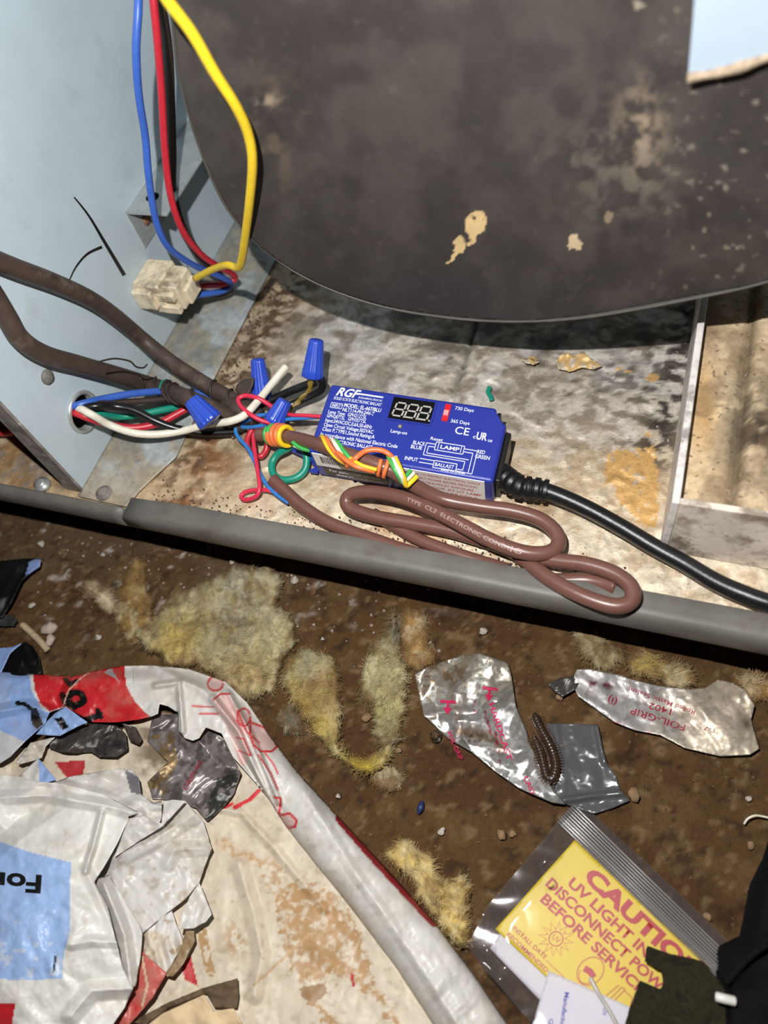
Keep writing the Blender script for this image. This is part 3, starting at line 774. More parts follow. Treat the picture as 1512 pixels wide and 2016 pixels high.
# plug
plug = empty('plug_connector', PX(330, 560, XW)); tag(plug, 'dirty white plastic plug connector mounted on the side panel', 'connector')
M_plug = mat('dirty_white_plastic', (232, 218, 188), rough=.6, var=.3, vscale=120, bump=.3, bscale=300, spots=[(50, .50, .64, (110, 96, 76), .8), (260, .62, .70, (80, 70, 56), .6)])
# local frame: a along +x out of the panel, b along +y (back), c up
def pbox(name, a, b, m=M_plug, bev=.0012): return box(name, a, b, m, plug, bevel=bev)
pbox('socket', (XW, .3470, .0375), (-.3535, .3760, .0640))
pbox('socket_step', (XW, .3425, .0440), (-.3600, .3485, .0605))
pbox('plug_body', (-.3535, .3500, .0400), (-.3405, .3740, .0615))
for k in range(2): pbox('latch_rib', (-.358, .3455, .039 + k * .012), (-.343, .3500, .0455 + k * .012), M_plug, .0008)
pbox('plug_step', (-.3405, .3550, .0410), (-.3365, .3720, .0550))
# conduit wires
wire('conduit_wire', 'blue wire leaving the conduit hole at the top of the bundle', [(110, 806, 'x', -.405), (140, 801, 'x', -.378), (170, 793, 'x', -.368), (205, 785, .042), (262, 775, .032), (330, 770, .018), (385, 774, .010), (430, 784, .006)], .0027, W_blue, G2)
wire('conduit_wire', 'dark wire running just below the blue conduit wire', [(110, 816, 'x', -.405), (150, 806, 'x', -.376), (190, 796, 'x', -.364), (230, 792, .034), (290, 789, .022), (350, 785, .012), (420, 792, .006)], .0024, W_dk, G2)
wire('conduit_wire', 'red wire leaving the conduit hole to the wire nut below the brown cable', [(112, 815, 'x', -.405), (142, 812, 'x', -.378), (180, 825, 'x', -.364), (225, 838, .029), (270, 842, .022), (315, 832, .018), (350, 814, .017), (378, 798, .017)], .0027, W_red, G2)
wire('conduit_wire', 'green wire crossing behind the red wire from the conduit hole', [(112, 820, 'x', -.405), (145, 812, 'x', -.379), (190, 812, 'x', -.366), (230, 820, .024), (270, 817, .018), (320, 807, .015), (365, 799, .014), (410, 795, .010)], .0026, W_grn, G2)
wire('conduit_wire', 'white wire looping from the conduit hole up to its bare end near the wire nuts', [(112, 818, 'x', -.405), (148, 803, 'x', -.377), (178, 815, 'x', -.360), (215, 836, .034), (262, 852, .026), (310, 855, .020), (360, 848, .016), (410, 835, .020), (450, 830, .026), (480, 818, .027), (505, 793, .026), (530, 762, .024), (552, 735, .026), (563, 722, .0265)], .0028, W_wht, G2)
wire('conduit_wire', 'black wire crossing over the white wire from the conduit hole', [(112, 812, 'x', -.405), (150, 806, 'x', -.376), (185, 800, 'x', -.362), (225, 800, .040), (265, 808, .034), (305, 828, .026), (345, 843, .018), (390, 851, .012), (430, 852, .009), (468, 850, .007)], .0029, W_blk, G2)
wire('red_wire', 'short red wire lying beyond the side panel lip at the left edge', [(-60, 838, .012), (-20, 846, .010), (15, 849, .009), (40, 838, .009), (58, 815, .010)], .0040, W_red)
# black wires going into the upright nut
wire('black_wire', 'shiny black wire bending down from the upright wire nut by the ballast', [(631, 745, .022), (636, 756, .018), (628, 772, .013), (600, 786, .010), (565, 800, .010), (530, 815, .009)], .0030, W_blk)
wire('black_wire', 'shiny black wire running flat towards the brown cable joint', [(622, 752, .020), (606, 757, .018), (580, 767, .016), (550, 780, .013), (510, 800, .010)], .0030, W_blk)
wire('olive_wire', 'olive twisted pair hanging from the upright wire nut', [(611, 742, .026), (613, 756, .022), (606, 770, .018), (596, 782, .015), (582, 794, .013), (573, 806, .012), (571, 816, .011)], .0013, W_olive)
wire('olive_wire', 'second strand of the olive twisted pair under the upright nut', [(615, 742, .026), (608, 756, .022), (611, 768, .018), (592, 782, .016), (588, 794, .013), (570, 803, .013), (574, 818, .011)], .0011, W_olive)
# green ring
wire('green_wire', 'thick green wire curled in a ring left of the ballast', [(586, 868, .014), (566, 882, .012), (545, 896, .008), (535, 915, .0055), (540, 936, .0048), (560, 945, .0045), (584, 940, .0048), (600, 925, .006), (604, 905, .009), (600, 885, .013)], .0026, W_grn)
# thin thermostat conductors
wire('thin_wire', 'thin red wire making a small loop at the cut cable end', [(560, 974, .006), (540, 968, .0062), (515, 964, .006), (488, 967, .005), (475, 976, .004), (481, 984, .0045), (497, 981, .0065), (508, 972, .009), (511, 955, .011), (507, 925, .012), (502, 890, .012), (499, 862, .013), (505, 848, .015), (520, 842, .016)], .0015, W_red2, G3)
wire('thin_wire', 'thin red wire looping over the white wire', [(540, 834, .020), (515, 828, .024), (490, 814, .028), (473, 798, .029), (470, 785, .029), (484, 779, .029), (508, 784, .028), (530, 797, .023), (545, 808, .018)], .0017, W_red2, G3)
wire('thin_wire', 'thin red wire running straight into the ballast end', [(558, 813, .018), (575, 817, .021), (600, 818, .022), (632, 820, .022)], .0014, W_red2, G3)
wire('thin_wire', 'thin blue wire running straight into the ballast end', [(545, 828, .017), (572, 825, .019), (600, 823, .020), (630, 821, .020)], .0014, W_blu2, G3)
wire('thin_wire', 'thin blue wire falling to the cut cable end', [(568, 990, .006), (550, 978, .006), (530, 960, .007), (513, 935, .008), (500, 905, .009), (486, 880, .010), (470, 862, .011), (464, 848, .012), (470, 838, .014), (486, 828, .016), (510, 818, .018), (535, 817, .019)], .0015, W_blu2, G3)
wire('thin_wire', 'thin blue wire crossing short between nut and brown cable', [(476, 841, .013), (495, 841, .016), (515, 838, .018), (535, 834, .019)], .0014, W_blu2, G3)
wire('thin_wire', 'thicker dark red wire curling under the cable end', [(498, 843, .012), (488, 862, .010), (488, 880, .008), (500, 896, .0055), (514, 898, .005), (523, 888, .0055), (527, 872, .008)], .0022, W_red, G3)
# green scrap behind the ballast
o, _, _ = tube('wire_scrap', [(964, 763, .0030), (961, 772, .0028), (966, 781, .0026), (968, 788, .0024)], .0017, W_grn); tag(o, 'tiny green wire scrap on the foil behind the ballast', 'wire scrap')

# ------------------------------------------------------------------ wire nuts
M_nut = plastic('nut_blue', (46, 78, 190), rough=.26)
def nut(label, base, tip, r=.0068):
    b = Vector(V3(base)); t = Vector(V3(tip)); L = (t - b).length
    o = lathe('wire_nut', [(r * .82, 0), (r * .98, .0004), (r, L * .05), (r * .97, L * .22), (r * .92, L * .25), (r * .66, L * .94), (r * .60, L * .985), (r * .42, L)], b, t - b, M_nut, None, sides=48, flute=.12, nfl=12)
    tag(o, label, 'wire nut', 'blue wire nuts'); return o
nut('blue wire nut standing upright, closest to the ballast logo corner', (615, 743, .024), (623, 668, .046), .0080)
nut('blue wire nut standing upright behind the tip of the white wire', (516, 785, .012), (507, 706, .036), .0076)
nut('blue wire nut lying in front of the brown cable joint, large end lower right', (416, 832, .038), (376, 786, .050), .0092)
nut('blue wire nut tilted just above the wrapped brown cable end', (538, 832, .018), (562, 788, .028), .0076)
nut('dark blue wire nut half hidden under the wrapped brown cable', (630, 893, .0085), (575, 876, .0075), .0074)

# ------------------------------------------------------------------ old dark brown cables
M_old = mat('old_brown_sheath', (74, 60, 52), rough=.5, var=.3, vscale=90, bump=.25, bscale=200, spots=[(60, .58, .70, (118, 104, 92), .5)])
M_wrap = mat('dark_wrap_wire', (52, 44, 40), rough=.5, metal=.2)
oc1 = empty('old_cable', P(470, 790, .012)); tag(oc1, 'upper dark brown sheathed cable running down across the side panel', 'cable', 'old brown cables')
o, fr1, s1 = tube('sheath', [(-520, 250, 'x', -0.3620), (-380, 330, 'x', -0.3620), (-240, 412, 'x', -0.3655), (-120, 470, 'x', -0.3675), (-40, 500, 'x', -0.3675), (30, 528, 'x', -0.3675), (105, 556, 'x', -0.3675), (175, 588, 'x', -0.3675), (225, 622, 'x', -0.3675), (280, 668, 'x', -0.3655), (335, 712, .024), (385, 745, .019), (430, 772, .017), (470, 794, .016), (497, 812, .011)], .0060, M_old, oc1, sides=16)
oc2 = empty('old_cable', P(440, 800, .012)); tag(oc2, 'lower dark brown sheathed cable bound with thin wire beside the conduit wires', 'cable', 'old brown cables')
o, fr2, s2 = tube('sheath', [(-330, 190, 'x', -0.3620), (-230, 280, 'x', -0.3620), (-140, 400, 'x', -0.3655), (-70, 500, 'x', -0.3655), (-20, 570, 'x', -0.3675), (8, 615, 'x', -0.3675), (38, 665, 'x', -0.3675), (85, 697, 'x', -0.3675), (150, 716, 'x', -0.3675), (230, 738, 'x', -0.364), (310, 762, 'x', -0.352), (370, 784, .036), (420, 806, .027), (462, 826, .014), (480, 838, .011)], .0062, M_old, oc2, sides=16)
def at(fr, px, py):             # position along a cable nearest to a photo point
    q = np.array([f_[0] for f_ in fr]); x, y = proj(q); return np.hypot(x - px, y - py)
def helix(name, fr, s, a, b, turns, rr, wr, m, parent, ph=0):
    tot = s[-1]; pts = []
    for k in range(int(turns * 10) + 1):
        q = (a + (b - a) * k / (turns * 10)) * tot; i = min(max(np.searchsorted(s, q), 1), len(s) - 1)
        t = (q - s[i - 1]) / (s[i] - s[i - 1] + 1e-12); p = fr[i - 1][0] * (1 - t) + fr[i][0] * t
        n, bb = fr[i][2], fr[i][3]; an = ph + 2 * math.pi * k / 10
        pts.append(p + (n * math.cos(an) + bb * math.sin(an)) * rr)
    return tube(name, pts, wr, m, parent, world=True, sides=8, smooth_n=4)
def on2(px, py): return s2[int(np.argmin(at(fr2, px, py)))] / s2[-1]
def on1(px, py): return s1[int(np.argmin(at(fr1, px, py)))] / s1[-1]
helix('binding_wire', fr2, s2, on2(300, 759), on2(462, 826), 3.2, .0068, .0010, M_wrap, oc2)
helix('binding_wire', fr2, s2, on2(262, 748), on2(350, 776), 1.4, .0070, .0013, W_dk, oc2, 1.0)
helix('green_binding', fr2, s2, on2(280, 752), on2(330, 768), .9, .0072, .0010, W_grn, oc2, 2.2)
helix('binding_wire', fr1, s1, on1(415, 762), on1(485, 804), 2.1, .0066, .0010, M_wrap, oc1)
tube('loose_strand', [(195, 712, 'x', -.336), (225, 706, 'x', -.332), (255, 711, 'x', -.330), (268, 722, 'x', -.330), (282, 724, 'x', -.330), (290, 717, 'x', -.329)], .0006, M_wrap, oc2)
sheet('torn_sheath', [(463, 770), (466, 757), (478, 748), (499, 743), (497, 757), (488, 775), (474, 779)], lambda X, Y: .024 + (X - 463) * .0002 - (Y - 760) * .0001, M_old, oc1, step=3, thick=.0009)['label'] = 'torn flap of brown sheath'
tube('joint_tape', [(445, 800, .013), (470, 806, .015), (495, 815, .013), (508, 824, .011)], .0095, M_old, oc1, sides=14, rfn=lambda s, L: .72 + .28 * math.sin(math.pi * min(s / L, .92)))
tube('bare_strand', [(440, 838, .012), (452, 850, .006), (460, 862, .003)], .0012, mat('dull_copper_end', (120, 108, 90), rough=.6), oc2)

# ------------------------------------------------------------------ new brown thermostat cable
M_brn = plastic('brown_sheath', (112, 76, 66), rough=.33, var=.08, bump=.04, bscale=300, spots=[(220, .68, .76, (150, 120, 108), .4)])
tc = empty('thermostat_cable', P(900, 1040, 0)); tag(tc, 'glossy brown thermostat cable coiled in flat loops in front of the blue ballast', 'cable')
RB = .0046
coil = [(506, 856, .017), (545, 856, .019), (596, 866, .029), (636, 878, .0385), (680, 893, .0425), (722, 907, .0425), (770, 926, .039), (815, 955, .028), (870, 982, .018), (940, 996, .0155), (1010, 1006, .015), (1062, 1022, .0145), (1094, 1048, .014), (1098, 1074, .0138), (1075, 1089, .0145), (1030, 1087, .016), (975, 1068, .0175), (915, 1037, .0185), (850, 1003, .019), (790, 979, .018), (735, 969, .0165), (697, 972, .0140), (682, 985, .0115), (692, 1002, .0095), (740, 1018, .0085), (810, 1030, .0080), (880, 1043, .0078), (950, 1063, .0078), (1020, 1087, .0082), (1085, 1102, .0105), (1150, 1110, .0135), (1205, 1127, .0150), (1240, 1152, .0155), (1245, 1180, .0150), (1220, 1193, .0145), (1180, 1186, .0140), (1125, 1164, .0130), (1075, 1135, .0110), (1035, 1104, .0068), (1000, 1080, .0036), (940, 1052, .0034), (880, 1036, .0034)]
o, frc, sc = tube('sheath', coil, RB, M_brn, tc, sides=16, smooth_n=7)
o, frs, ss = tube('sheath', [(536, 944, .0095), (560, 966, .0072), (595, 997, .0052), (640, 1026, .0045), (690, 1047, .0042), (745, 1066, .004), (810, 1088, .0036), (900, 1112, .003), (1000, 1133, .003), (1090, 1143, .0035), (1150, 1142, .0045), (1185, 1148, .006), (1212, 1156, .008)], RB * .98, M_brn, tc, sides=16)
tube('sheath', [(735, 1012, .0038), (775, 1034, .0036), (820, 1060, .0034), (880, 1084, .0033), (940, 1104, .003), (1000, 1122, .0028)], RB * .9, M_brn, tc, sides=16)
# print along the sheath
def sheath_text(body, i0, rev, cap):
    def f(tx, ty):
        out = []
        for a, b in zip(tx, ty):
            q = s0 + (-float(a) if rev else float(a)); i = min(max(np.searchsorted(sc, q), 1), len(sc) - 1)
            t = (q - sc[i - 1]) / (sc[i] - sc[i - 1] + 1e-12); p = frc[i - 1][0] * (1 - t) + frc[i][0] * t; T_ = frc[i][1]
            v = np.array([0, 0, H]) - p; v = v - T_ * (v @ T_); v /= np.linalg.norm(v)
            sd = np.cross(v, T_ * (-1 if rev else 1)); an = (float(b) - cap * .5) / RB
            out.append(p + (v * math.cos(an) + sd * math.sin(an)) * (RB + .00025))
        return np.array(out)
    tgt = P(*i0); s0 = sc[np.argmin([np.linalg.norm(x[0] - tgt) for x in frc])]
    return f
M_cp = mat('faded_print', (176, 150, 142), rough=.5)
for body, st_, cap in (('TYPE  CL2  ELECTRONIC CONDUCT', (806, 984, .019), .0024), ('18', (1010, 1082, .0165), .0032)):
    lettering('sheath_print', body, sheath_text(body, st_, True, cap), M_cp, tc, width=.080 if len(body) > 5 else .006, cap=cap, bold=.0, sub=.002)
# coloured conductors wrapped round the sheath
NH = 7 * 9
def fr_at(px, py): return sc[int(np.argmin(at(frc[:NH], px, py)))] / sc[-1]
helix('green_conductor', frc, sc, fr_at(533, 856), fr_at(541, 856), 1.2, RB + .0018, .0016, W_lgrn, tc, 0)
helix('orange_conductor', frc, sc, fr_at(541, 856), fr_at(556, 858), 2.2, RB + .0022, .0018, W_org, tc, .6)
helix('yellow_conductor', frc, sc, fr_at(556, 858), fr_at(570, 861), 1.4, RB + .0018, .0018, W_lyel, tc, 1.2)
for nm, m, ph in (('green_conductor', W_lgrn, 0.0), ('white_conductor', W_ivory, .45), ('orange_conductor', W_org, 1.1), ('yellow_conductor', W_lyel, 1.5)):
    helix(nm, frc, sc, fr_at(592, 862), fr_at(702, 900), 1.0, RB + .0012, .0014, m, tc, ph + 1.2)
tube('orange_conductor', [(683, 918, .043), (698, 904, .050), (720, 888, .050), (748, 886, .049), (768, 896, .047), (778, 912, .042)], .0017, W_org, tc)
tube('orange_conductor', [(664, 890, .047), (684, 908, .049), (706, 920, .048), (738, 928, .044)], .0017, W_org, tc)
tube('yellow_conductor', [(690, 902, .049), (712, 916, .049), (742, 925, .046)], .0013, W_lyel, tc)
helix('orange_conductor', frc, sc, fr_at(752, 918), fr_at(760, 921), 1.3, RB + .0014, .0014, W_org, tc, 0)
tube('green_conductor', [(764, 898, .045), (772, 914, .047), (783, 934, .044), (792, 950, .037)], .0014, W_lgrn, tc)
tube('white_conductor', [(771, 898, .045), (780, 916, .047), (790, 936, .044), (797, 954, .036)], .0014, W_ivory, tc)
tube('yellow_conductor', [(779, 902, .045), (787, 920, .046), (795, 940, .042), (800, 956, .036), (811, 948, .036), (821, 938, .036)], .0015, W_lyel, tc)
tube('white_conductor', [(797, 948, .038), (806, 940, .038), (815, 930, .038)], .0013, W_ivory, tc)
tube('green_conductor', [(795, 942, .040), (802, 934, .040), (809, 926, .040)], .0013, W_lgrn, tc)

# ------------------------------------------------------------------ fibreglass tufts
M_wool = mat('fibreglass', attr=True, rough=1.0, spec=.05, var=.4, vscale=130, vrough=.75, detail=10, bump=.6, bscale=200, bdist=.003, trans=.1)
M_fib = mat('fibre_strands', attr=True, rough=.9, spec=.1, trans=.3)
def tuft(label, outline, h, base, patches=(), nf=900, seed=0, flen=(.003, .009), rag=9, group='scraps of yellow fibreglass on the dirt'):
    ol = spline2(outline, 6, closed=True)
    ol = spline2(ol, 3, closed=True); ol[:, 0] += (fbm(ol[:, 0] / 12, ol[:, 1] / 12, 3, seed) - .5) * rag * 2.4; ol[:, 1] += (fbm(ol[:, 0] / 12, ol[:, 1] / 12, 3, seed + 4) - .5) * rag * 2.4
    pl = [tuple(p) for p in ol]
    cen = ol.mean(0); c0 = P(cen[0], cen[1], -D)
    root = empty('fibreglass_tuft', c0); tag(root, label, 'insulation', group)
    def zf(X, Y):
        d = dline(X, Y, pl, closed=True); w = P(X, Y, -D)
        k = np.minimum(d / 30.0, 1.0); dome = np.sqrt(np.clip(1 - (1 - k) ** 2, 0, 1))
        n = fbm(X / 40, Y / 40, 4, seed) ; n2 = fbm(X / 12, Y / 12, 3, seed + 7)
        return dirt_h(w[..., 0], w[..., 1]) - .0025 + dome * h * (.15 + 1.5 * n) + np.minimum(d / 20, 1) * (np.abs(fbm(X / 55, Y / 55, 3, seed + 40) - .5) * -.02 + .002) + (n2 - .5) * .0035 * k + .0015
    def cf(X, Y):
        n = fbm(X / 45, Y / 45, 4, seed + 2); n2 = fbm(X / 16, Y / 16, 4, seed + 9)
        bs_ = tuple(np.minimum(np.array(base) * 1.10, 240)); c = np.ones((len(X), 3)) * lin(bs_)
        c = mixc(c, sm(.44, .62, n) * .6, tuple(np.array(base) * .86 + np.array((10, 6, 0))))
        c = mixc(c, sm(.50, .64, n2) * .5, (214, 202, 168))
        for (x, y, r, col, st) in patches: c = mixc(c, np.exp(-(((X - x) ** 2 + (Y - y) ** 2) / r ** 2)) * st * sm(.3, .5, n2), col)
        c = mixc(c, sm(.70, .76, fbm(X / 9, Y / 9, 2, seed + 30)) * .4, (90, 70, 50))
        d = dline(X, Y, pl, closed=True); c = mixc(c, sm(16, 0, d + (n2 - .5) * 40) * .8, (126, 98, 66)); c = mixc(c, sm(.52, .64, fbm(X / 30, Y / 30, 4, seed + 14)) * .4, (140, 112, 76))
        return c
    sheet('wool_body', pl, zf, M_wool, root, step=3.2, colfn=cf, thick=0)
    # loose strands
    r = np.random.RandomState(seed); x0, y0 = ol.min(0); x1, y1 = ol.max(0)
    sx = r.uniform(x0, x1, nf * 4); sy = r.uniform(y0, y1, nf * 4); k = inpoly(sx, sy, pl); sx = sx[k][:nf]; sy = sy[k][:nf]
    z0 = zf(sx, sy); cc = cf(sx, sy) * (.9 + .35 * r.rand(len(sx), 1)); w0 = P(sx, sy, z0 + .0003)
    flow = vn(sx / 70, sy / 70, seed + 50) * 6.28 * 1.5
    v = []; f = []; col = []
    for i in range(len(sx)):
        a = flow[i] + r.normal(0, .5); L = r.uniform(*flen); b = a + r.normal(0, .7); wd = r.uniform(.00004, .00010)
        p = w0[i]; dx = np.array([math.cos(a), math.sin(a), r.uniform(-.06, .10)]); dx2 = np.array([math.cos(b), math.sin(b), r.uniform(-.3, .05)])
        pts = [p - dx * L * .4, p, p + dx * L * .3 + dx2 * L * .1, p + dx * L * .35 + dx2 * L * .4]
        sd = np.array([-math.sin(a), math.cos(a), 0]) * wd; n0 = len(v)
        for q in pts: v += [q - sd, q + sd]; col += [cc[i], cc[i]]
        for j in range(3): f.append((n0 + 2 * j, n0 + 2 * j + 1, n0 + 2 * j + 3, n0 + 2 * j + 2))
    o = mesh('loose_fibres', v, f, M_fib, root, col=np.array(col)); o['kind'] = 'stuff'
Y1, Y2, GR = (196, 172, 96), (210, 196, 150), (150, 146, 128)
tuft('largest pale yellow-grey fibreglass sheet below the rail, left of the foil', [(300, 1214), (340, 1172), (390, 1148), (440, 1122), (500, 1112), (548, 1126), (558, 1150), (545, 1182), (580, 1220), (585, 1262), (560, 1300), (538, 1358), (482, 1376), (436, 1345), (400, 1320), (330, 1308), (290, 1282), (268, 1244)], .013, (176, 164, 124),
     [(480, 1160, 60, (196, 190, 166), .8), (350, 1250, 45, Y1, .8), (340, 1290, 40, Y1, .6), (470, 1240, 60, (160, 152, 128), .8), (540, 1270, 50, (206, 198, 156), .8), (490, 1330, 50, (196, 172, 122), .8)], 2600, 1)
tuft('thin brownish fibreglass wisp left of the largest sheet', [(232, 1165), (250, 1122), (280, 1098), (290, 1150), (302, 1205), (286, 1262), (250, 1258), (228, 1215)], .007, (150, 124, 78), [(270, 1130, 40, (176, 150, 80), .7)], 900, 2)
tuft('small whitish fibreglass tuft at the far left of the dirt', [(160, 1152), (188, 1146), (215, 1168), (232, 1194), (228, 1210), (205, 1200), (176, 1178)], .010, (210, 194, 166), [], 500, 3)
tuft('left arm of the curled fibreglass in the middle, yellow at its bend', [(556, 1332), (566, 1292), (600, 1276), (640, 1288), (664, 1320), (676, 1400), (672, 1450), (692, 1488), (730, 1490), (752, 1462), (776, 1440), (772, 1482), (752, 1516), (700, 1520), (656, 1488), (616, 1440), (580, 1390)], .015, (178, 162, 108),
     [(600, 1390, 36, Y1, 1), (630, 1430, 30, Y1, .9), (710, 1505, 40, (206, 184, 70), 1), (640, 1350, 40, (160, 124, 82), .9), (600, 1300, 40, (176, 170, 140), .9)], 1800, 4)
tuft('right arm of the curled fibreglass, pointed at its top', [(770, 1204), (784, 1230), (790, 1282), (800, 1330), (804, 1372), (796, 1420), (776, 1468), (750, 1478), (736, 1450), (736, 1412), (714, 1370), (716, 1312), (730, 1272), (760, 1244)], .016, (172, 164, 122),
     [(760, 1330, 45, (208, 202, 158), 1), (745, 1400, 40, (186, 176, 120), .8), (775, 1240, 36, (128, 124, 106), .9), (770, 1440, 34, (120, 108, 80), .7)], 1600, 5)
tuft('dusty tan fibreglass strip beside the foil wrapper, upper left', [(790, 1212), (834, 1206), (845, 1260), (852, 1300), (812, 1320), (796, 1292)], .008, (168, 136, 88), [], 700, 6)
tuft('small dark grey fibreglass clump beside the printed bag', [(550, 1402), (574, 1386), (600, 1430), (590, 1446), (556, 1436)], .010, (112, 108, 94), [], 400, 7)
tuft('pale yellow fibreglass chunk between the printed bag and the zip bag', [(756, 1678), (780, 1657), (800, 1651), (815, 1666), (851, 1686), (872, 1726), (916, 1726), (931, 1752), (924, 1797), (926, 1842), (914, 1864), (890, 1856), (866, 1817), (826, 1772), (800, 1726), (774, 1712)], .014, (200, 176, 112), [(850, 1740, 60, (214, 194, 136), .7)], 1200, 8, rag=7, flen=(.002, .007))
tuft('grey-green fibreglass scrap right under the rail, left of the printed foil strip', [(1130, 1246), (1172, 1242), (1190, 1268), (1232, 1286), (1204, 1318), (1150, 1300)], .008, (138, 124, 92), [], 600, 9)
tuft('yellowish fibreglass scrap just above the printed foil strip', [(1238, 1292), (1290, 1290), (1340, 1310), (1376, 1338), (1360, 1354), (1300, 1346), (1250, 1330)], .010, (160, 138, 92), [(1270, 1300, 30, Y1, .6)], 700, 10)
tuft('tan fibreglass scrap at the right edge below the rail', [(1445, 1322), (1512, 1330), (1560, 1360), (1530, 1384), (1490, 1384), (1452, 1350)], .009, (170, 136, 90), [], 500, 11)
tuft('wispy grey fibres trailing below the curled fibreglass', [(728, 1524), (758, 1510), (785, 1530), (790, 1550), (765, 1556), (738, 1545)], .003, (150, 134, 108), [], 500, 12)

# ------------------------------------------------------------------ foil wrappers, film, millipede
M_foil = mat('crumpled_foil', attr=True, rough=.28, metal=.8, spec=.6, bump=.2, bscale=120, bdist=.001, var=.12, vscale=160, rvar=.12, wrinkle=(45, .25, .0015))
M_foil2 = mat('dusty_foil', attr=True, rough=.45, metal=.4, spec=.5, bump=.25, bscale=200, bdist=.001, var=.2, vscale=200, rvar=.12, wrinkle=(60, .25, .0012))
M_pr = mat('magenta_print', (196, 36, 84), rough=.4); M_pr2 = mat('maroon_print', (150, 36, 56), rough=.5)
def gz(X, Y, z=-D): w = P(X, Y, z); return dirt_h(w[..., 0], w[..., 1])
f1o = [(816, 1326), (860, 1306), (911, 1289), (946, 1286), (978, 1297), (1000, 1305), (1006, 1324), (1011, 1356), (1016, 1391), (1035, 1435), (1044, 1464), (1070, 1521), (1089, 1556), (1112, 1584), (1086, 1580), (1022, 1552), (978, 1521), (927, 1480), (882, 1454), (863, 1435), (835, 1410), (824, 1365)]
def f1z(X, Y):
    fold = np.exp(-(dline(X, Y, [(835, 1408), (880, 1405), (940, 1400), (1010, 1350)]) / 14) ** 2) * .004
    spine = np.exp(-(dline(X, Y, [(960, 1300), (970, 1400), (1010, 1480), (1070, 1560)]) / 40) ** 2) * .007
    return gz(X, Y) + .0035 + spine + fold + (crumple(X, Y, 120, 21, 4) - .5) * .015 + (crumple(X, Y, 45, 22, 4) - .5) * .0030
def f1c(X, Y):
    n = fbm(X / 30, Y / 30, 4, 61); n2 = fbm(X / 10, Y / 10, 3, 62)
    c = np.ones((len(X), 3)) * lin((226, 224, 222))
    dust = sm(1430, 1330, Y + (n - .5) * 120)
    c = mixc(c, dust * .65, (226, 212, 186)); c = mixc(c, dust * sm(.52, .6, n2) * .8 * sm(960, 880, X), (176, 138, 92))
    c = mixc(c, np.exp(-(dline(X, Y, [(905, 1440), (960, 1450), (985, 1468)]) / 16) ** 2) * .9, (150, 122, 92))
    c = mixc(c, np.exp(-(((X - 925) / 26) ** 2 + ((Y - 1452) / 12) ** 2)) * sm(.45, .55, n2) * .9, (40, 34, 28))
    for ln in ([(935, 1360), (935, 1410)], [(955, 1400), (968, 1450)], [(975, 1440), (985, 1500)]):
        c = mixc(c, (dline(X, Y, ln) < 2.2) * (n2 > .48) * .8, (196, 40, 84))
    return c
w1 = sheet('foil_wrapper', f1o, f1z, M_foil, None, step=2.6, colfn=f1c, thick=.0003)
tag(w1, 'crumpled silver foil wrapper with pink printing beside the millipede', 'foil wrapper', 'foil wrappers on the dirt')
lettering('print', 'HARDCAST', px_text((962, 1386), 72, f1z, .0006), M_pr, w1, width=118, cap=11, bold=.015, sub=5)
def arrow(cx, cy, ang, s):
    c, sn = math.cos(math.radians(ang)), math.sin(math.radians(ang))
    for poly in ([(-1, -.9), (1, -.9), (1, -.55), (-1, -.55)], [(-.14, -.55), (.14, -.55), (.14, .2), (-.14, .2)], [(-.55, .1), (.55, .1), (0, 1.0)]):
        pts = []
        n = len(poly)
        X = np.array([cx + (p[0] * c - p[1] * sn) * s for p in poly]); Y = np.array([cy + (p[0] * sn + p[1] * c) * s for p in poly])
        mesh('printed_arrow', P(X, Y, f1z(X, Y) + .0012), [tuple(range(n))], M_pr, w1, smooth=False)
arrow(963, 1366, 8, 15); arrow(881, 1392, 3, 15)
lettering('print', 'FOIL-GRIP', px_text((880, 1442), 66, f1z, .0006), M_pr, w1, width=60, cap=8, bold=.015, sub=5)
lettering('print', 'CAST', px_text((1030, 1530), 66, f1z, .0006), M_pr, w1, width=40, cap=9, bold=.015, sub=5)

f2o = [(1132, 1357), (1130, 1332), (1135, 1318), (1159, 1317), (1192, 1324), (1221, 1329), (1245, 1338), (1299, 1351), (1359, 1357), (1389, 1354), (1413, 1338), (1443, 1344), (1467, 1359), (1486, 1389), (1479, 1416), (1490, 1457), (1495, 1474), (1476, 1486), (1419, 1489), (1383, 1481), (1347, 1472), (1299, 1447), (1251, 1438), (1209, 1422), (1180, 1401), (1138, 1371)]
def f2z(X, Y):
    return gz(X, Y) + .004 + (crumple(X, Y, 130, 31, 4) - .5) * .008 + (crumple(X, Y, 36, 32, 4) - .5) * .0016 + np.exp(-(((X - 1450) / 45) ** 2 + ((Y - 1375) / 30) ** 2)) * .005
def f2c(X, Y):
    n = fbm(X / 34, Y / 34, 4, 71); n2 = fbm(X / 10, Y / 10, 3, 72)
    c = np.ones((len(X), 3)) * lin((176, 172, 170))
    c = mixc(c, sm(1260, 1400, X + (n - .5) * 120) * .85, (196, 180, 156))
    c = mixc(c, sm(1420, 1470, Y + (n - .5) * 50) * .5, (216, 204, 180))
    c = mixc(c, sm(.54, .64, n2) * .35, (120, 112, 106))
    c = mixc(c, (dline(X, Y, [(1205, 1424), (1250, 1441), (1300, 1450)]) < 4) * (n2 > .5) * .8, (170, 40, 70))
    c = mixc(c, np.exp(-(dline(X, Y, [(1165, 1345), (1200, 1350)]) / 7) ** 2) * sm(.45, .55, n2), (96, 40, 60))
    c = mixc(c, np.exp(-(((X - 1470) / 14) ** 2 + ((Y - 1425) / 14) ** 2)) * .8, (96, 82, 66))
    return c
w2 = sheet('foil_strip', f2o, f2z, M_foil2, None, step=2.6, colfn=f2c, thick=.0003)
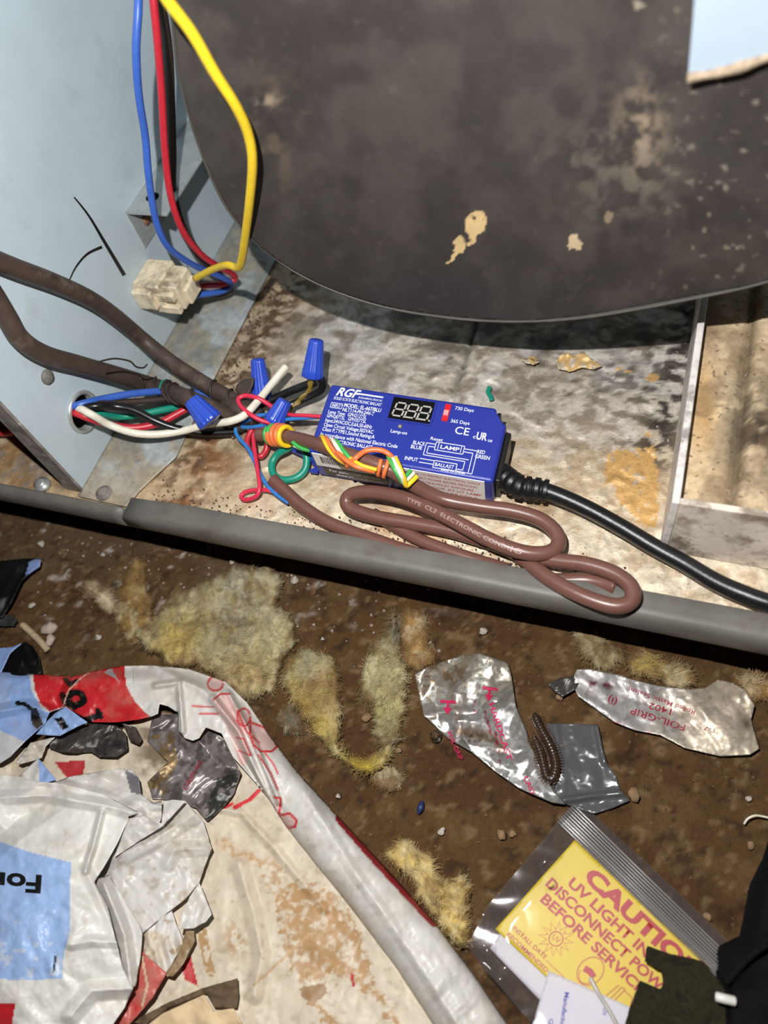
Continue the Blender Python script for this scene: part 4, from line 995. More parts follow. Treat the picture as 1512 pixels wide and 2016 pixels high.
tag(w2, 'dusty flat foil strip printed with red upside-down lettering below the rail', 'foil wrapper', 'foil wrappers on the dirt')
lettering('print', 'FOIL-GRIP', px_text((1350, 1427), 198, f2z, .0006), M_pr2, w2, width=112, cap=13, bold=.005, sub=5)
lettering('print', '1402', px_text((1323, 1396), 197, f2z, .0006), M_pr2, w2, width=46, cap=12, bold=.005, sub=5)
lettering('print', 'Rolled Mastic Sealant', px_text((1369, 1399), 200, f2z, .0006), M_pr2, w2, width=140, cap=9, bold=.002, sub=5)
lettering('print', '(i)', px_text((1216, 1376), 196, f2z, .0006), M_pr2, w2, width=18, cap=14, bold=.005, sub=5)
lettering('print', 'T-7', px_text((1412, 1436), 196, f2z, .0006), M_pr2, w2, width=26, cap=8, bold=.0, sub=5)
sheet('torn_corner', [(1078, 1347), (1105, 1335), (1131, 1331), (1140, 1345), (1132, 1358), (1108, 1372), (1092, 1362)], lambda X, Y: gz(X, Y) + .005 + (crumple(X, Y, 20, 33) - .5) * .004, mat('dark_film', (66, 62, 60), rough=.35, var=.3, vscale=200), w2, step=2.6, thick=.0003)['label'] = 'dark folded end of the strip'

M_film = mat('grey_backing', (82, 82, 84), rough=.22, var=.1, vscale=60, spots=[(60, .64, .70, (150, 124, 90), .8)])
gfo = [(1076, 1425), (1095, 1424), (1136, 1425), (1178, 1427), (1187, 1473), (1197, 1505), (1213, 1527), (1222, 1556), (1240, 1576), (1206, 1591), (1171, 1602), (1152, 1597), (1105, 1581), (1086, 1549), (1067, 1511), (1054, 1460)]
def gfz(X, Y): return gz(X, Y) + .003 + (crumple(X, Y, 160, 41, 4) - .5) * .006 + np.exp(-(dline(X, Y, [(1110, 1575), (1160, 1568), (1230, 1560)]) / 7) ** 2) * .003 + np.exp(-(dline(X, Y, [(1094, 1430), (1100, 1500)]) / 9) ** 2) * .002 + np.exp(-(dline(X, Y, [(1176, 1432), (1190, 1500)]) / 7) ** 2) * .002
gf = sheet('grey_film', gfo, gfz, M_film, None, step=2.8, thick=.0003); tag(gf, 'shiny dark grey backing film with a squared corner beside the millipede', 'plastic film')

def millipede():
    root = empty('millipede', P(1080, 1480, -D + .01)); tag(root, 'dark brown ribbed millipede folded double on the grey film', 'millipede')
    m = mat('millipede_shell', (54, 38, 28), rough=.3, var=.3, vscale=500, spots=[(700, .60, .68, (120, 94, 66), .6)])
    b = -D + .0105
    path = [(1052, 1404, b), (1058, 1420, b + .001), (1068, 1440, b + .0012), (1080, 1462, b + .001), (1090, 1486, b), (1094, 1510, b), (1088, 1532, b - .0005), (1076, 1528, b - .001), (1070, 1506, b - .001), (1064, 1482, b - .001), (1056, 1462, b - .001), (1050, 1446, b - .001)]
    pts = [V3(p) for p in path]
    v, f, fr, s = sweep(pts, .0031, 14, 26, rfn=lambda q, L: (1.0 if (q * 1000 % 1.9) < 1.25 else .84) * min(1, .35 + q / .006, .3 + (L - q) / .010))
    mesh('body', v, f, m, root)
    lv = []; lf = []; n = len(fr)
    ml = mat('millipede_legs', (104, 76, 50), rough=.5)
    for i in range(6, n - 6, 5):
        p, t, nn, bb = fr[i]
        sdv = np.cross(t, [0, 0, 1]); sdv /= np.linalg.norm(sdv)
        for sg in (-1, 1):
            a = p + sdv * sg * .0026; k = a + sdv * sg * .0016 + np.array([0, 0, .0002]); e = k + sdv * sg * .0008 - np.array([0, 0, .0022])
            vv, ff, _, _ = sweep([a, k, e], .0002, 4, 2); o = len(lv); lv += vv; lf += [tuple(x + o for x in q) for q in ff]
    mesh('legs', lv, lf, ml, root)
millipede()

# clear bead
cb = P(858, 1449, -D + .003)
gl = bpy.data.materials.new('clear_bead'); gl.use_nodes = True; g = gl.node_tree.nodes['Principled BSDF']; g.inputs['Transmission Weight'].default_value = 1; g.inputs['Roughness'].default_value = .03; g.inputs['IOR'].default_value = 1.4
o = lathe('clear_bead', [(.0005, -.002), (.0032, -.0012), (.0039, .0), (.0036, .0012), (.0024, .0022), (.0006, .0026)], cb, (0, 0, 1), gl, None, sides=20); tag(o, 'small clear bead beside the silver foil wrapper', 'bead')
o, _, _ = tube('blue_scrap', [(832, 1578, -D + .001), (828, 1590, -D + .002), (824, 1602, -D + .001)], .0022, mat('navy', (34, 48, 92), rough=.5), sides=6, rfn=lambda s, L: .4 + .6 * math.sin(math.pi * min(max(s / L, .05), .95))); tag(o, 'tiny navy blue plastic scrap on the dirt', 'scrap')
o, _, _ = tube('white_thread', [(1465, 1622, -D + .002), (1472, 1612, -D + .004), (1485, 1606, -D + .005), (1500, 1607, -D + .004), (1530, 1614, -D + .003)], .0006, W_wht); tag(o, 'thin white thread curled on the dirt at the right edge', 'thread')

# ------------------------------------------------------------------ zip bag with caution sticker
zb = empty('zip_bag', P(1180, 1820, -D)); tag(zb, 'clear plastic zip bag holding a caution sticker and papers', 'zip bag')
ZB = -D + .0035
A_ = np.array([1132., 1653.]); uu = np.array([.729, .685]); vv_ = np.array([-.665, .747])
def stk(s, t): return A_[0] + s * uu[0] + t * vv_[0], A_[1] + s * uu[1] + t * vv_[1]
def stz(X, Y): return ZB + .0016 + (X - 1150) * 4e-6 + np.sin((X + Y) / 160) * .0006
M_yel = mat('yellow_sticker', (232, 208, 40), rough=.45, var=.04, vscale=40); M_sr = mat('sticker_red', (186, 30, 38), rough=.45); M_paper = mat('white_paper', (222, 222, 228), rough=.5, var=.03)
sheet('backing_paper', [(985, 1836), (964, 1867), (1010, 1914), (1060, 1966), (1110, 2010), (1140, 1980)], lambda X, Y: stz(X, Y) - .0009, M_paper, zb, step=5, thick=.0002)
st_o = [stk(0, 0), stk(368, 0), stk(368, 236), stk(0, 236)]
stick = sheet('caution_sticker', st_o, stz, M_yel, zb, step=5, thick=.0002); stick['label'] = 'yellow caution sticker with red lettering'
def st_text(s, t):
    def f(tx, ty):
        X = A_[0] + (s + tx) * uu[0] + (t - ty) * vv_[0]; Y = A_[1] + (s + tx) * uu[1] + (t - ty) * vv_[1]
        return P(X, Y, stz(X, Y) + .00025)
    return f
for body, s, t, w, cap, bold in (('CAUTION', 62, 44, 305, 30, .05), ('UV LIGHT IN USE', 47, 75, 285, 20, .03), ('DISCONNECT POWER', 15, 105, 345, 20, .03), ('BEFORE SERVICING', 28, 135, 315, 20, .03), ('INSTALL DATE', 24, 213, 88, 9, .012), ('RECOMMENDED CHANGE', 24, 230, 172, 9, .012)):
    lettering('lettering', body, st_text(s, t), M_sr, stick, width=w, cap=cap, bold=bold, sub=12)
lettering('lettering', 'UV', st_text(94, 173), M_sr, stick, width=17, cap=11, bold=.0)
def st_line(pts, w, closed=False, m=M_sr):
    p = np.array(pts, float); n = len(p); v = []; f = []
    for i in range(n):
        a = p[(i - 1) % n] if closed or i else p[i]; b = p[(i + 1) % n] if closed or i < n - 1 else p[i]
        t = b - a; t = t / (np.linalg.norm(t) + 1e-9); nn = np.array([-t[1], t[0]]) * w / 2
        for sg in (-1, 1):
            X, Y = stk(*(p[i] + nn * sg)); v.append(P(X, Y, stz(np.array(X), np.array(Y)) + .00025))
    for i in range(n if closed else n - 1):
        j = (i + 1) % n; f.append((2 * i, 2 * i + 1, 2 * j + 1, 2 * j))
    mesh('printed_line', v, f, m, stick, smooth=False)
circ = lambda cx, cy, rx, ry, n=24, a0=0, a1=2 * math.pi: [(cx + rx * math.cos(a0 + (a1 - a0) * k / n), cy + ry * math.sin(a0 + (a1 - a0) * k / n)) for k in range(n if abs(a1 - a0) > 6.2 else n + 1)]
st_line(circ(102, 168, 14, 14), 2.2, True)
star = []
for k in range(24): a = 2 * math.pi * k / 24; r_ = 35 if k % 2 == 0 else 18; star.append((102 + r_ * math.cos(a), 168 + r_ * math.sin(a)))
st_line(star, 2.0, True)
st_line(circ(195, 168, 24, 30), 1.8, True); st_line(circ(195, 172, 17, 24, 24, .3, 2.8), 1.4)
st_line([(182, 172), (195, 169), (208, 172)], 13)
st_line([(116, 212), (165, 212)], 1.3)
for q in ([(250, 185), (255, 150), (262, 150), (260, 185)], [(262, 150), (268, 146), (270, 150), (268, 185)], [(270, 150), (292, 150), (302, 170), (300, 190)], [(300, 170), (318, 176)]): st_line(q, 1.8)
# instruction paper lying over the sticker
pz = lambda X, Y: stz(X, Y) + .0008
ins = sheet('instruction_paper', [(1080, 1911), (1160, 1946), (1262, 1992), (1240, 2075), (1030, 2075), (1055, 1995)], pz, M_paper, zb, step=5, thick=.0002); ins['label'] = 'white instruction paper with blue lettering'
M_inkb = mat('blue_ink', (52, 56, 168), rough=.5)
lettering('lettering', 'Manufactured', px_text((1112, 1953), 98, pz, .0003), M_inkb, ins, width=85, cap=9, bold=.02, sub=8)
lettering('lettering', 'UV', px_text((1188, 1984), 100, pz, .0003), M_inkb, ins, width=15, cap=8, bold=.01); lettering('lettering', 'Qu', px_text((1082, 2005), 98, pz, .0003), M_inkb, ins, width=20, cap=8, bold=.01)
# film of the bag (two faces) and zip ridges
M_zip = film('clear_film', (236, 234, 236), gloss=.006, rough=.06, haze=.025); M_ridge = film('zip_ridge', (220, 216, 214), gloss=.04, rough=.2, haze=.16)
zo = [(1098, 1617), (1120, 1590), (1136, 1579), (1170, 1604), (1260, 1687), (1360, 1780), (1445, 1865), (1440, 1920), (1380, 2075), (1070, 2075), (1041, 2008), (965, 1925), (927, 1871), (922, 1860), (958, 1786), (1030, 1700), (1077, 1644)]
def zz(X, Y):
    e = dline(X, Y, zo, closed=True); k = sm(0, 60, e)
    return ZB + .0010 + k * .0036 + (crumple(X, Y, 110, 51, 4) - .5) * .0028 * (1 - .85 * inpoly(X, Y, st_o)) + np.exp(-(dline(X, Y, [(1085, 1670), (1065, 1700), (1075, 1730)]) / 22) ** 2) * .006 + np.exp(-(dline(X, Y, [(925, 1868), (985, 1930), (1040, 2000)]) / 14) ** 2) * .005
tp = sheet('top_film', zo, zz, M_zip, zb, step=3.5, thick=0); tp['label'] = 'clear plastic front film'
sheet('back_film', zo, lambda X, Y: ZB - .0004 + (crumple(X, Y, 90, 55) - .5) * .0012, M_zip, zb, step=8, thick=0)
za = np.array([1098., 1617.]); zd = np.array([.716, .698])
for k in range(9):
    off = np.array([.69, -.72]) * (k * 5.6); L = 455 - k * 2
    pts = []
    for j in range(12):
        q = za + off + zd * (L * j / 11); q2 = (float(q[0]), float(q[1]))
        pts.append(P(q2[0], q2[1], ZB + .0030 + math.sin(j * 1.3) * .0003 + min(k, 3) * .0006))
    tube('zip_ridge', pts, .00095 if k in (1, 2) else .0006, M_ridge, zb, world=True, sides=6, smooth_n=3)

# ------------------------------------------------------------------ black pouch at the lower right
pouch = empty('tool_pouch', P(1440, 1900, -D)); tag(pouch, 'black fabric tool pouch with olive hook tape flap at the lower right corner', 'tool pouch')
M_fab = mat('black_fabric', (13, 13, 14), rough=.85, spec=.15, var=.3, vscale=300, bump=.6, bscale=900, bdist=.001)
M_olv = mat('olive_hook_tape', (48, 44, 30), rough=.9, spec=.2, var=.5, vscale=500, bump=.9, bscale=1500, bdist=.001, spots=[(130, .6, .7, (22, 20, 16), .7)])
po = [(1540, 1600), (1512, 1656), (1501, 1691), (1476, 1741), (1466, 1790), (1456, 1842), (1415, 1862), (1408, 1890), (1412, 1960), (1404, 2075), (1620, 2075), (1620, 1600)]
def poz(X, Y):
    d = dline(X, Y, po, closed=True); return -D + .008 + .016 * sm(0, 40, d) + (crumple(X, Y, 80, 81) - .5) * .010 + np.exp(-(dline(X, Y, [(1440, 1920), (1512, 1850)]) / 10) ** 2) * .004
sheet('pouch_body', po, poz, M_fab, pouch, step=4, thick=.002)
oo = [(1274, 1862), (1335, 1883), (1382, 1893), (1410, 1923), (1428, 1950), (1432, 2075), (1222, 2075), (1231, 2016), (1244, 1978), (1259, 1933), (1302, 1948), (1305, 1935), (1302, 1912), (1269, 1893)]
def ooz(X, Y): return -D + .0165 + (fbm(X / 40, Y / 40, 3, 8) - .5) * .005 + (X - 1300) * 3e-5 - np.exp(-(((X - 1320) / 36) ** 2 + ((Y - 2000) / 30) ** 2)) * .004
sheet('hook_tape_flap', oo, ooz, M_olv, pouch, step=3, thick=.0016)['label'] = 'dark olive hook tape flap with notched edge'
tube('cord_tip', [(1410, 1962, -D + .030), (1425, 1966, -D + .031), (1446, 1971, -D + .030)], .0022, mat('pale_tip', (215, 212, 205), rough=.4), pouch, sides=10)
tube('hem_cord', [(1512, 1858, -D + .032), (1480, 1880, -D + .032), (1455, 1905, -D + .031), (1430, 1935, -D + .028)], .0016, M_fab, pouch)
o, _, _ = tube('clear_tie', [(1162, 1925, -D + .0112), (1175, 1950, -D + .0120), (1190, 1975, -D + .0120), (1204, 1998, -D + .0122), (1215, 2020, -D + .0122)], .0011, mat('grey_tie', (176, 172, 168), rough=.3)); tag(o, 'thin grey plastic tie lying across the zip bag', 'tie')

# ------------------------------------------------------------------ printed shopping bag
bag = empty('plastic_bag', P(250, 1750, -D)); tag(bag, 'large crumpled white plastic bag with red and blue printing, lower left', 'plastic bag')
M_bag = mat('bag_film', attr=True, rough=.38, spec=.35, var=.06, vscale=60, bump=.12, bscale=70, bdist=.0015, trans=.12)
M_bagd = mat('dirty_bag_film', attr=True, rough=.5, spec=.35, var=.14, vscale=120, bump=.15, bscale=160, bdist=.001)
WHT = (214, 211, 205); RED = (196, 40, 46); BLU = (140, 170, 220); BLK = (18, 18, 18)
def ridge(X, Y, line, w, h, sharp=True):
    d = dline(X, Y, line); return h * (np.maximum(1 - d / w, 0) if sharp else np.exp(-(d / w) ** 2))
def dirty(c, X, Y, amt, seed):
    n = fbm(X / 60, Y / 60, 4, seed); n2 = fbm(X / 12, Y / 12, 3, seed + 5)
    c = mixc(c, sm(.46, .66, n) * .5 * amt, (196, 180, 156)); return mixc(c, sm(.58, .78, n2) * .6 * amt, (168, 146, 120))
# back sheet
bs = [(236, 1440), (300, 1395), (400, 1420), (470, 1490), (530, 1560), (565, 1625), (613, 1690), (674, 1766), (724, 1832), (780, 1906), (890, 2075), (-190, 2075), (-190, 1480), (110, 1470)]
def bsz(X, Y): return gz(X, Y) + .0045 + (crumple(X, Y, 190, 91) - .5) * .008 + (crumple(X, Y, 60, 92) - .5) * .0018 + ridge(X, Y, [(420, 1590), (475, 1600), (540, 1670), (640, 1790)], 12, .003) + ridge(X, Y, [(470, 1700), (500, 1800), (515, 1880), (500, 1960)], 20, .004)
stain = [(430, 1655), (500, 1690), (545, 1705), (600, 1735), (660, 1760), (690, 1790), (715, 1860), (735, 1920), (760, 1960), (790, 2016), (780, 2040), (740, 1960), (660, 1925), (600, 1940), (625, 1975), (680, 2020), (640, 2016), (595, 1960), (585, 1920), (565, 1880), (550, 1820), (535, 1760), (510, 1700), (470, 1680)]
def bsc(X, Y):
    n = fbm(X / 40, Y / 40, 4, 93); n2 = fbm(X / 11, Y / 11, 3, 94)
    c = np.ones((len(X), 3)) * lin((208, 195, 174)); c = dirty(c, X, Y, .7, 95)
    n3 = fbm(X / 7, Y / 7, 3, 97); wx = X + (n2 - .5) * 34 + (n3 - .5) * 16; wy = Y + (fbm(X / 11 + 7, Y / 11, 3, 96) - .5) * 34 + (n3 - .5) * 16
    c = mixc(c, inpoly(wx, wy, stain) * sm(.40, .58, n2 * .45 + n * .3 + n3 * .25 + .01), (176, 140, 98))
    c = mixc(c, np.exp(-(dline(wx, wy, [(435, 1660), (490, 1685), (545, 1705)]) / 8) ** 2) * .8, (186, 150, 108))
    c = mixc(c, np.exp(-(((X - 465) / 22) ** 2 + ((Y - 1850) / 34) ** 2)) * sm(.42, .55, n2) * .9, (172, 132, 88))
    c = mixc(c, (dline(X, Y, [(500, 1940), (565, 1880), (615, 1835)]) < 3) * .7, (190, 156, 116))
    c = mixc(c, 1.0 * inpoly(X, Y, [(590, 1945), (640, 1935), (645, 1955), (620, 1975), (595, 1965)]) * .9, (150, 118, 82))
    c = mixc(c, 1.0 * (dline(X, Y, [(692, 1917), (696, 1940)]) < 2.6), (176, 34, 60))
    for ln, w in (([(440, 1590), (457, 1583)], 3.5), ([(462, 1590), (490, 1575), (511, 1556)], 4)): c = mixc(c, 1.0 * (dline(X, Y, ln) < w), (206, 56, 60))
    c = mixc(c, 1.0 * inpoly(X, Y, [(108, 1500), (168, 1497), (163, 1532), (130, 1530)]), (170, 44, 48)); c = mixc(c, 1.0 * inpoly(X, Y, [(355, 1900), (375, 1880), (390, 1942), (365, 1930)]), (186, 50, 52))
    c = mixc(c, (dline(X, Y, [(398, 1835), (410, 1900), (425, 1935)]) < 9) * sm(.4, .5, n2), (176, 140, 98))
    c = mixc(c, sm(240, 300, X) * sm(450, 400, X) * sm(1580, 1540, Y) * sm(.35, .55, n) * .9, (110, 92, 70))
    return c
sheet('back_sheet', bs, bsz, M_bagd, bag, step=2.8, colfn=bsc, thick=.0003)['label'] = 'dirty beige inside of the bag'
# rolled hem along the right
hm = [(244, 1311), (304, 1310), (372, 1317), (411, 1331), (444, 1342), (486, 1383), (533, 1450), (589, 1522), (620, 1556), (665, 1605), (720, 1665), (780, 1730), (860, 1820), (935, 1920), (1000, 2016), (1030, 2075), (890, 2075), (780, 1906), (724, 1832), (674, 1766), (613, 1692), (565, 1631), (545, 1600), (528, 1572), (505, 1542), (478, 1511), (458, 1489), (436, 1444), (405, 1432), (392, 1453), (380, 1458), (364, 1453), (350, 1439), (350, 1403), (330, 1390), (314, 1386), (311, 1405), (296, 1411), (270, 1390), (250, 1345)]
outer = [(244, 1311), (304, 1310), (372, 1317), (411, 1331), (444, 1342), (486, 1383), (533, 1450), (589, 1522), (620, 1556), (665, 1605), (720, 1665), (780, 1730), (860, 1820), (935, 1920), (1000, 2016), (1030, 2075)]
inner = [(430, 1400), (480, 1500), (528, 1572), (565, 1631), (613, 1692), (674, 1766), (724, 1832), (780, 1906), (890, 2075)]
def hmz(X, Y):
    a = dline(X, Y, outer); b = dline(X, Y, inner); k = a / (a + b + 1e-6); up_ = np.sqrt(np.clip(1 - (2 * np.clip(k, 0, 1) - 1) ** 2, 0, 1))
    lower = sm(1400, 1560, Y)
    z = gz(X, Y) + .005 + .020 * up_ * lower + (1 - lower) * (.010 * sm(0, 30, a) + .006)
    z = z + ridge(X, Y, [(420, 1375), (470, 1440), (505, 1520), (545, 1600)], 11, .009) + ridge(X, Y, [(450, 1365), (490, 1440), (525, 1520), (550, 1580)], 9, .007)
    z = z + ridge(X, Y, [(306, 1350), (352, 1344), (360, 1440)], 9, .006) + ridge(X, Y, [(304, 1312), (400, 1360), (430, 1400)], 12, .004)
    z = z + ridge(X, Y, [(600, 1560), (700, 1720), (800, 1860), (900, 2016)], 14, .0025) + (crumple(X, Y, 75, 101) - .5) * .0055 + (crumple(X, Y, 26, 102) - .5) * .0012
    return z
def hmc(X, Y):
    c = np.ones((len(X), 3)) * lin(WHT); c = dirty(c, X, Y, .35, 103)
    R2 = (206, 56, 62); PK = (226, 150, 146); n2 = fbm(X / 10, Y / 10, 3, 104)
    hatch = .25 + .35 * (np.sin((X * .7 + Y) * 1.3) > 0)
    for poly in ([(419, 1378), (450, 1367), (470, 1400), (494, 1489), (467, 1478), (440, 1420)], [(467, 1396), (492, 1405), (500, 1430), (485, 1440)], [(500, 1424), (530, 1440), (546, 1467), (520, 1480), (500, 1465), (492, 1440)],
                 [(540, 1570), (552, 1572), (550, 1600), (562, 1630), (545, 1640), (534, 1630), (538, 1600)], [(553, 1606), (572, 1603), (583, 1618), (576, 1630), (560, 1624)], [(410, 1340), (430, 1334), (440, 1352), (420, 1360)], [(465, 1478), (488, 1490), (480, 1510), (468, 1496)]):
        c = mixc(c, inpoly(X, Y, poly) * hatch, PK)
    for ln, w in ((circ(424, 1346, 15, 14, 16), 2.5), ([(379, 1390), (422, 1392)], 2), ([(392, 1405), (430, 1405)], 2), ([(419, 1378), (435, 1366), (452, 1366)], 2.4),
                  (circ(480, 1412, 13, 17, 16), 2.6), ([(494, 1422), (520, 1432), (540, 1450), (547, 1468), (535, 1479), (515, 1480), (500, 1468), (492, 1445), (494, 1422)], 2.8), ([(468, 1400), (485, 1440), (510, 1462)], 2.4),
                  ([(508, 1486), (533, 1522), (547, 1555)], 2.4), ([(522, 1483), (539, 1505), (547, 1523)], 2.2), ([(465, 1452), (480, 1455), (495, 1488), (470, 1478)], 2.2),
                  ([(540, 1569), (553, 1572), (551, 1594), (548, 1608), (562, 1630), (548, 1642), (536, 1640), (532, 1625), (540, 1598)], 3), ([(550, 1606), (570, 1601), (584, 1615), (581, 1628), (568, 1630), (553, 1617)], 3)):
        c = mixc(c, sm(w + .3, w - 1.3, dline(X, Y, ln)), R2)
    c = mixc(c, 1.0 * (dline(X, Y, [(668, 1612), (720, 1672), (780, 1738), (855, 1818)]) < 8), (156, 40, 50))
    return c
sheet('rolled_hem', hm, hmz, M_bag, bag, step=2.4, colfn=hmc, thick=.0003)['label'] = 'white rolled edge with red line drawings'
# red and blue top fold
tf = [(-190, 1318), (0, 1322), (65, 1327), (146, 1332), (177, 1322), (223, 1314), (244, 1311), (262, 1312), (262, 1345), (280, 1385), (304, 1409), (271, 1417), (229, 1422), (183, 1422), (129, 1392), (98, 1402), (88, 1425), (51, 1458), (20, 1490), (0, 1503), (-190, 1520)]
def tfz(X, Y): return gz(X, Y) + .020 + (crumple(X, Y, 95, 111) - .5) * .010 + ridge(X, Y, [(146, 1332), (125, 1375), (130, 1395)], 12, .005) + ridge(X, Y, [(0, 1400), (60, 1390), (98, 1402)], 16, .006) - sm(1340, 1312, Y) * .008
def tfc(X, Y):
    c = np.ones((len(X), 3)) * lin(BLU); n2 = fbm(X / 12, Y / 12, 3, 112)
    c = mixc(c, 1.0 * inpoly(X, Y, [(-190, 1450), (0, 1438), (48, 1460), (20, 1500), (-190, 1530)]), (196, 198, 200))
    c = mixc(c, 1.0 * inpoly(X, Y, [(57, 1320), (62, 1357), (82, 1396), (100, 1404), (135, 1392), (200, 1440), (320, 1440), (320, 1300), (57, 1300)]), (220, 216, 212))
    c = mixc(c, 1.0 * inpoly(X, Y, [(65, 1320), (68, 1357), (80, 1386), (98, 1400), (128, 1390), (175, 1440), (300, 1430), (296, 1411), (265, 1380), (248, 1349), (244, 1300), (65, 1300)]), RED)
    c = mixc(c, 1.0 * inpoly(X, Y, [(204, 1323), (219, 1315), (236, 1344), (224, 1334)]), (170, 160, 164))
    a = circ(149, 1376, 15, 13, 20)
    bl = (dline(X, Y, a, closed=True) < 6.5) | (dline(X, Y, [(123, 1368), (128, 1384), (145, 1393), (165, 1380)]) < 6) | (dline(X, Y, [(128, 1337), (138, 1348), (152, 1340)]) < 4.5) | (dline(X, Y, [(168, 1417), (186, 1412), (197, 1406)]) < 6) | (dline(X, Y, [(192, 1399), (199, 1412)]) < 5)
    bl |= inpoly(X, Y, [(63, 1395), (72, 1394), (78, 1408), (85, 1425), (74, 1437), (63, 1427), (60, 1405)]) | (dline(X, Y, [(34, 1384), (48, 1386), (63, 1397)]) < 4)
    c = mixc(c, bl * 1.0, BLK)
    c = mixc(c, (dline(X, Y, [(125, 1388), (135, 1360), (155, 1338), (178, 1322)]) < 1.3) * .8, (226, 190, 170))
    return dirty(c, X, Y, .25, 113)
sheet('printed_fold', tf, tfz, M_bag, bag, step=2.4, colfn=tfc, thick=.0003)['label'] = 'red and blue printed fold of the bag'
def ffc(X, Y): c = np.ones((len(X), 3)) * lin((150, 178, 224)); return mixc(c, 1.0 * inpoly(X, Y, [(106, 1414), (123, 1412), (135, 1431), (123, 1438)]), BLK)
sheet('blue_flap', [(129, 1391), (173, 1422), (150, 1432), (117, 1449), (71, 1446), (88, 1424), (106, 1405)], lambda X, Y: gz(X, Y) + .026 + (crumple(X, Y, 34, 115) - .5) * .008, M_bag, bag, step=2.4, colfn=ffc, thick=.0003)
# black sheet as shade in the bag mouth, blue lip at the left edge
M_bin = mat('mouth_shade', (12, 12, 13), rough=.45, spec=.3)
sheet('mouth_shade_sheet', [(0, 1326), (10, 1302), (22, 1284), (50, 1263), (64, 1272), (75, 1290), (83, 1326), (40, 1330)], lambda X, Y: gz(X, Y) + .012 + sm(0, 30, dline(X, Y, [(0, 1326), (22, 1284), (50, 1263), (83, 1326)])) * .006, M_bin, bag, step=2.6, thick=.0003)['label'] = 'black sheet for the shaded bag mouth'
sheet('blue_flap', [(-190, 1290), (0, 1276), (24, 1274), (46, 1264), (20, 1286), (2, 1324), (-190, 1330)], lambda X, Y: gz(X, Y) + .016 + (crumple(X, Y, 40, 117) - .5) * .004, mat('blue_film', (128, 154, 200), rough=.4), bag, step=2.6, thick=.0003)
# front layers
def simple(seed, amt, cfs=()):
    def f(X, Y):
        c = np.ones((len(X), 3)) * lin(WHT); c = dirty(c, X, Y, amt, seed)
        for poly, col in cfs: c = mixc(c, 1.0 * inpoly(X, Y, poly), col)
        return c
    return f
sheet('grey_fold', [(92, 1545), (140, 1528), (233, 1513), (260, 1515), (273, 1532), (277, 1562), (303, 1581), (318, 1576), (318, 1610), (310, 1626), (250, 1604), (120, 1575)], lambda X, Y: gz(X, Y) + .020 + (crumple(X, Y, 60, 121) - .5) * .012 + ridge(X, Y, [(123, 1545), (200, 1565), (275, 1600)], 14, .006), M_bag, bag, step=2.6, colfn=simple(122, .3, [([(245, 1515), (275, 1530), (280, 1565), (258, 1560)], (120, 118, 122))]), thick=.0003)
sheet('blue_corner', [(33, 1532), (75, 1492), (111, 1535), (80, 1545)], lambda X, Y: gz(X, Y) + .024 + (Y - 1500) * 4e-5 + (crumple(X, Y, 30, 123) - .5) * .004, M_bag, bag, step=2.4, colfn=simple(124, .9, [([(75, 1485), (78, 1550), (120, 1545)], (150, 176, 222))]), thick=.0003)
f3 = [(215, 1692), (253, 1611), (300, 1620), (330, 1602), (365, 1578), (398, 1612), (417, 1670), (402, 1708), (392, 1738), (365, 1770), (330, 1797), (280, 1838), (262, 1830), (232, 1775), (196, 1738)]
sheet('side_flap', f3, lambda X, Y: gz(X, Y) + .017 + (crumple(X, Y, 110, 131) - .5) * .016 + ridge(X, Y, [(225, 1690), (290, 1660), (380, 1605)], 22, .006) + ridge(X, Y, [(417, 1670), (345, 1672), (330, 1700)], 18, .004) + (crumple(X, Y, 30, 133) - .5) * .002, M_bag, bag, step=2.6, colfn=simple(132, .8), thick=.0003)
sheet('grey_fold', [(318, 1622), (322, 1578), (340, 1574), (366, 1577), (345, 1600), (322, 1625), (270, 1658), (225, 1688), (252, 1612), (285, 1605)], lambda X, Y: gz(X, Y) + .027 + (crumple(X, Y, 44, 134) - .5) * .010, M_bag, bag, step=2.4, colfn=simple(135, .4), thick=.0003)
sheet('side_flap', [(392, 1738), (405, 1768), (417, 1800), (405, 1815), (380, 1828), (352, 1829), (358, 1800), (374, 1765)], lambda X, Y: gz(X, Y) + .022 + (crumple(X, Y, 36, 136) - .5) * .006 - (X - 390) * 1e-4, M_bag, bag, step=2.4, colfn=simple(137, .3), thick=.0003)
sheet('tan_flap', [(276, 1838), (338, 1792), (348, 1822), (364, 1858), (345, 1886), (328, 1916), (300, 1895), (272, 1874)], lambda X, Y: gz(X, Y) + .014 + (crumple(X, Y, 50, 138) - .5) * .008, M_bagd, bag, step=2.4, colfn=simple(139, 1.6), thick=.0003)
sheet('tan_flap', [(366, 1832), (382, 1830), (384, 1852), (362, 1896), (340, 1924), (324, 1918), (350, 1882)], lambda X, Y: gz(X, Y) + .016 + (crumple(X, Y, 30, 140) - .5) * .004, M_bagd, bag, step=2.4, colfn=lambda X, Y: dirty(np.ones((len(X), 3)) * lin((140, 116, 84)), X, Y, 1, 9), thick=.0003)
sheet('red_fold', [(278, 1872), (328, 1916), (300, 1965), (268, 2002), (225, 2050), (200, 2060), (262, 1940), (272, 1890)], lambda X, Y: gz(X, Y) + .018 + (crumple(X, Y, 50, 141) - .5) * .004, M_bag, bag, step=2.4, colfn=lambda X, Y: dirty(mixc(np.ones((len(X), 3)) * lin(RED), 1.0 * (dline(X, Y, [(280, 1885), (290, 1940), (280, 1980)]) < 2.2), (216, 190, 160)), X, Y, .5, 7), thick=.0003)
f2g = [(186, 1732), (215, 1722), (237, 1758), (274, 1822), (280, 1838), (276, 1885), (268, 1940), (255, 1950), (235, 1920), (205, 1800)]
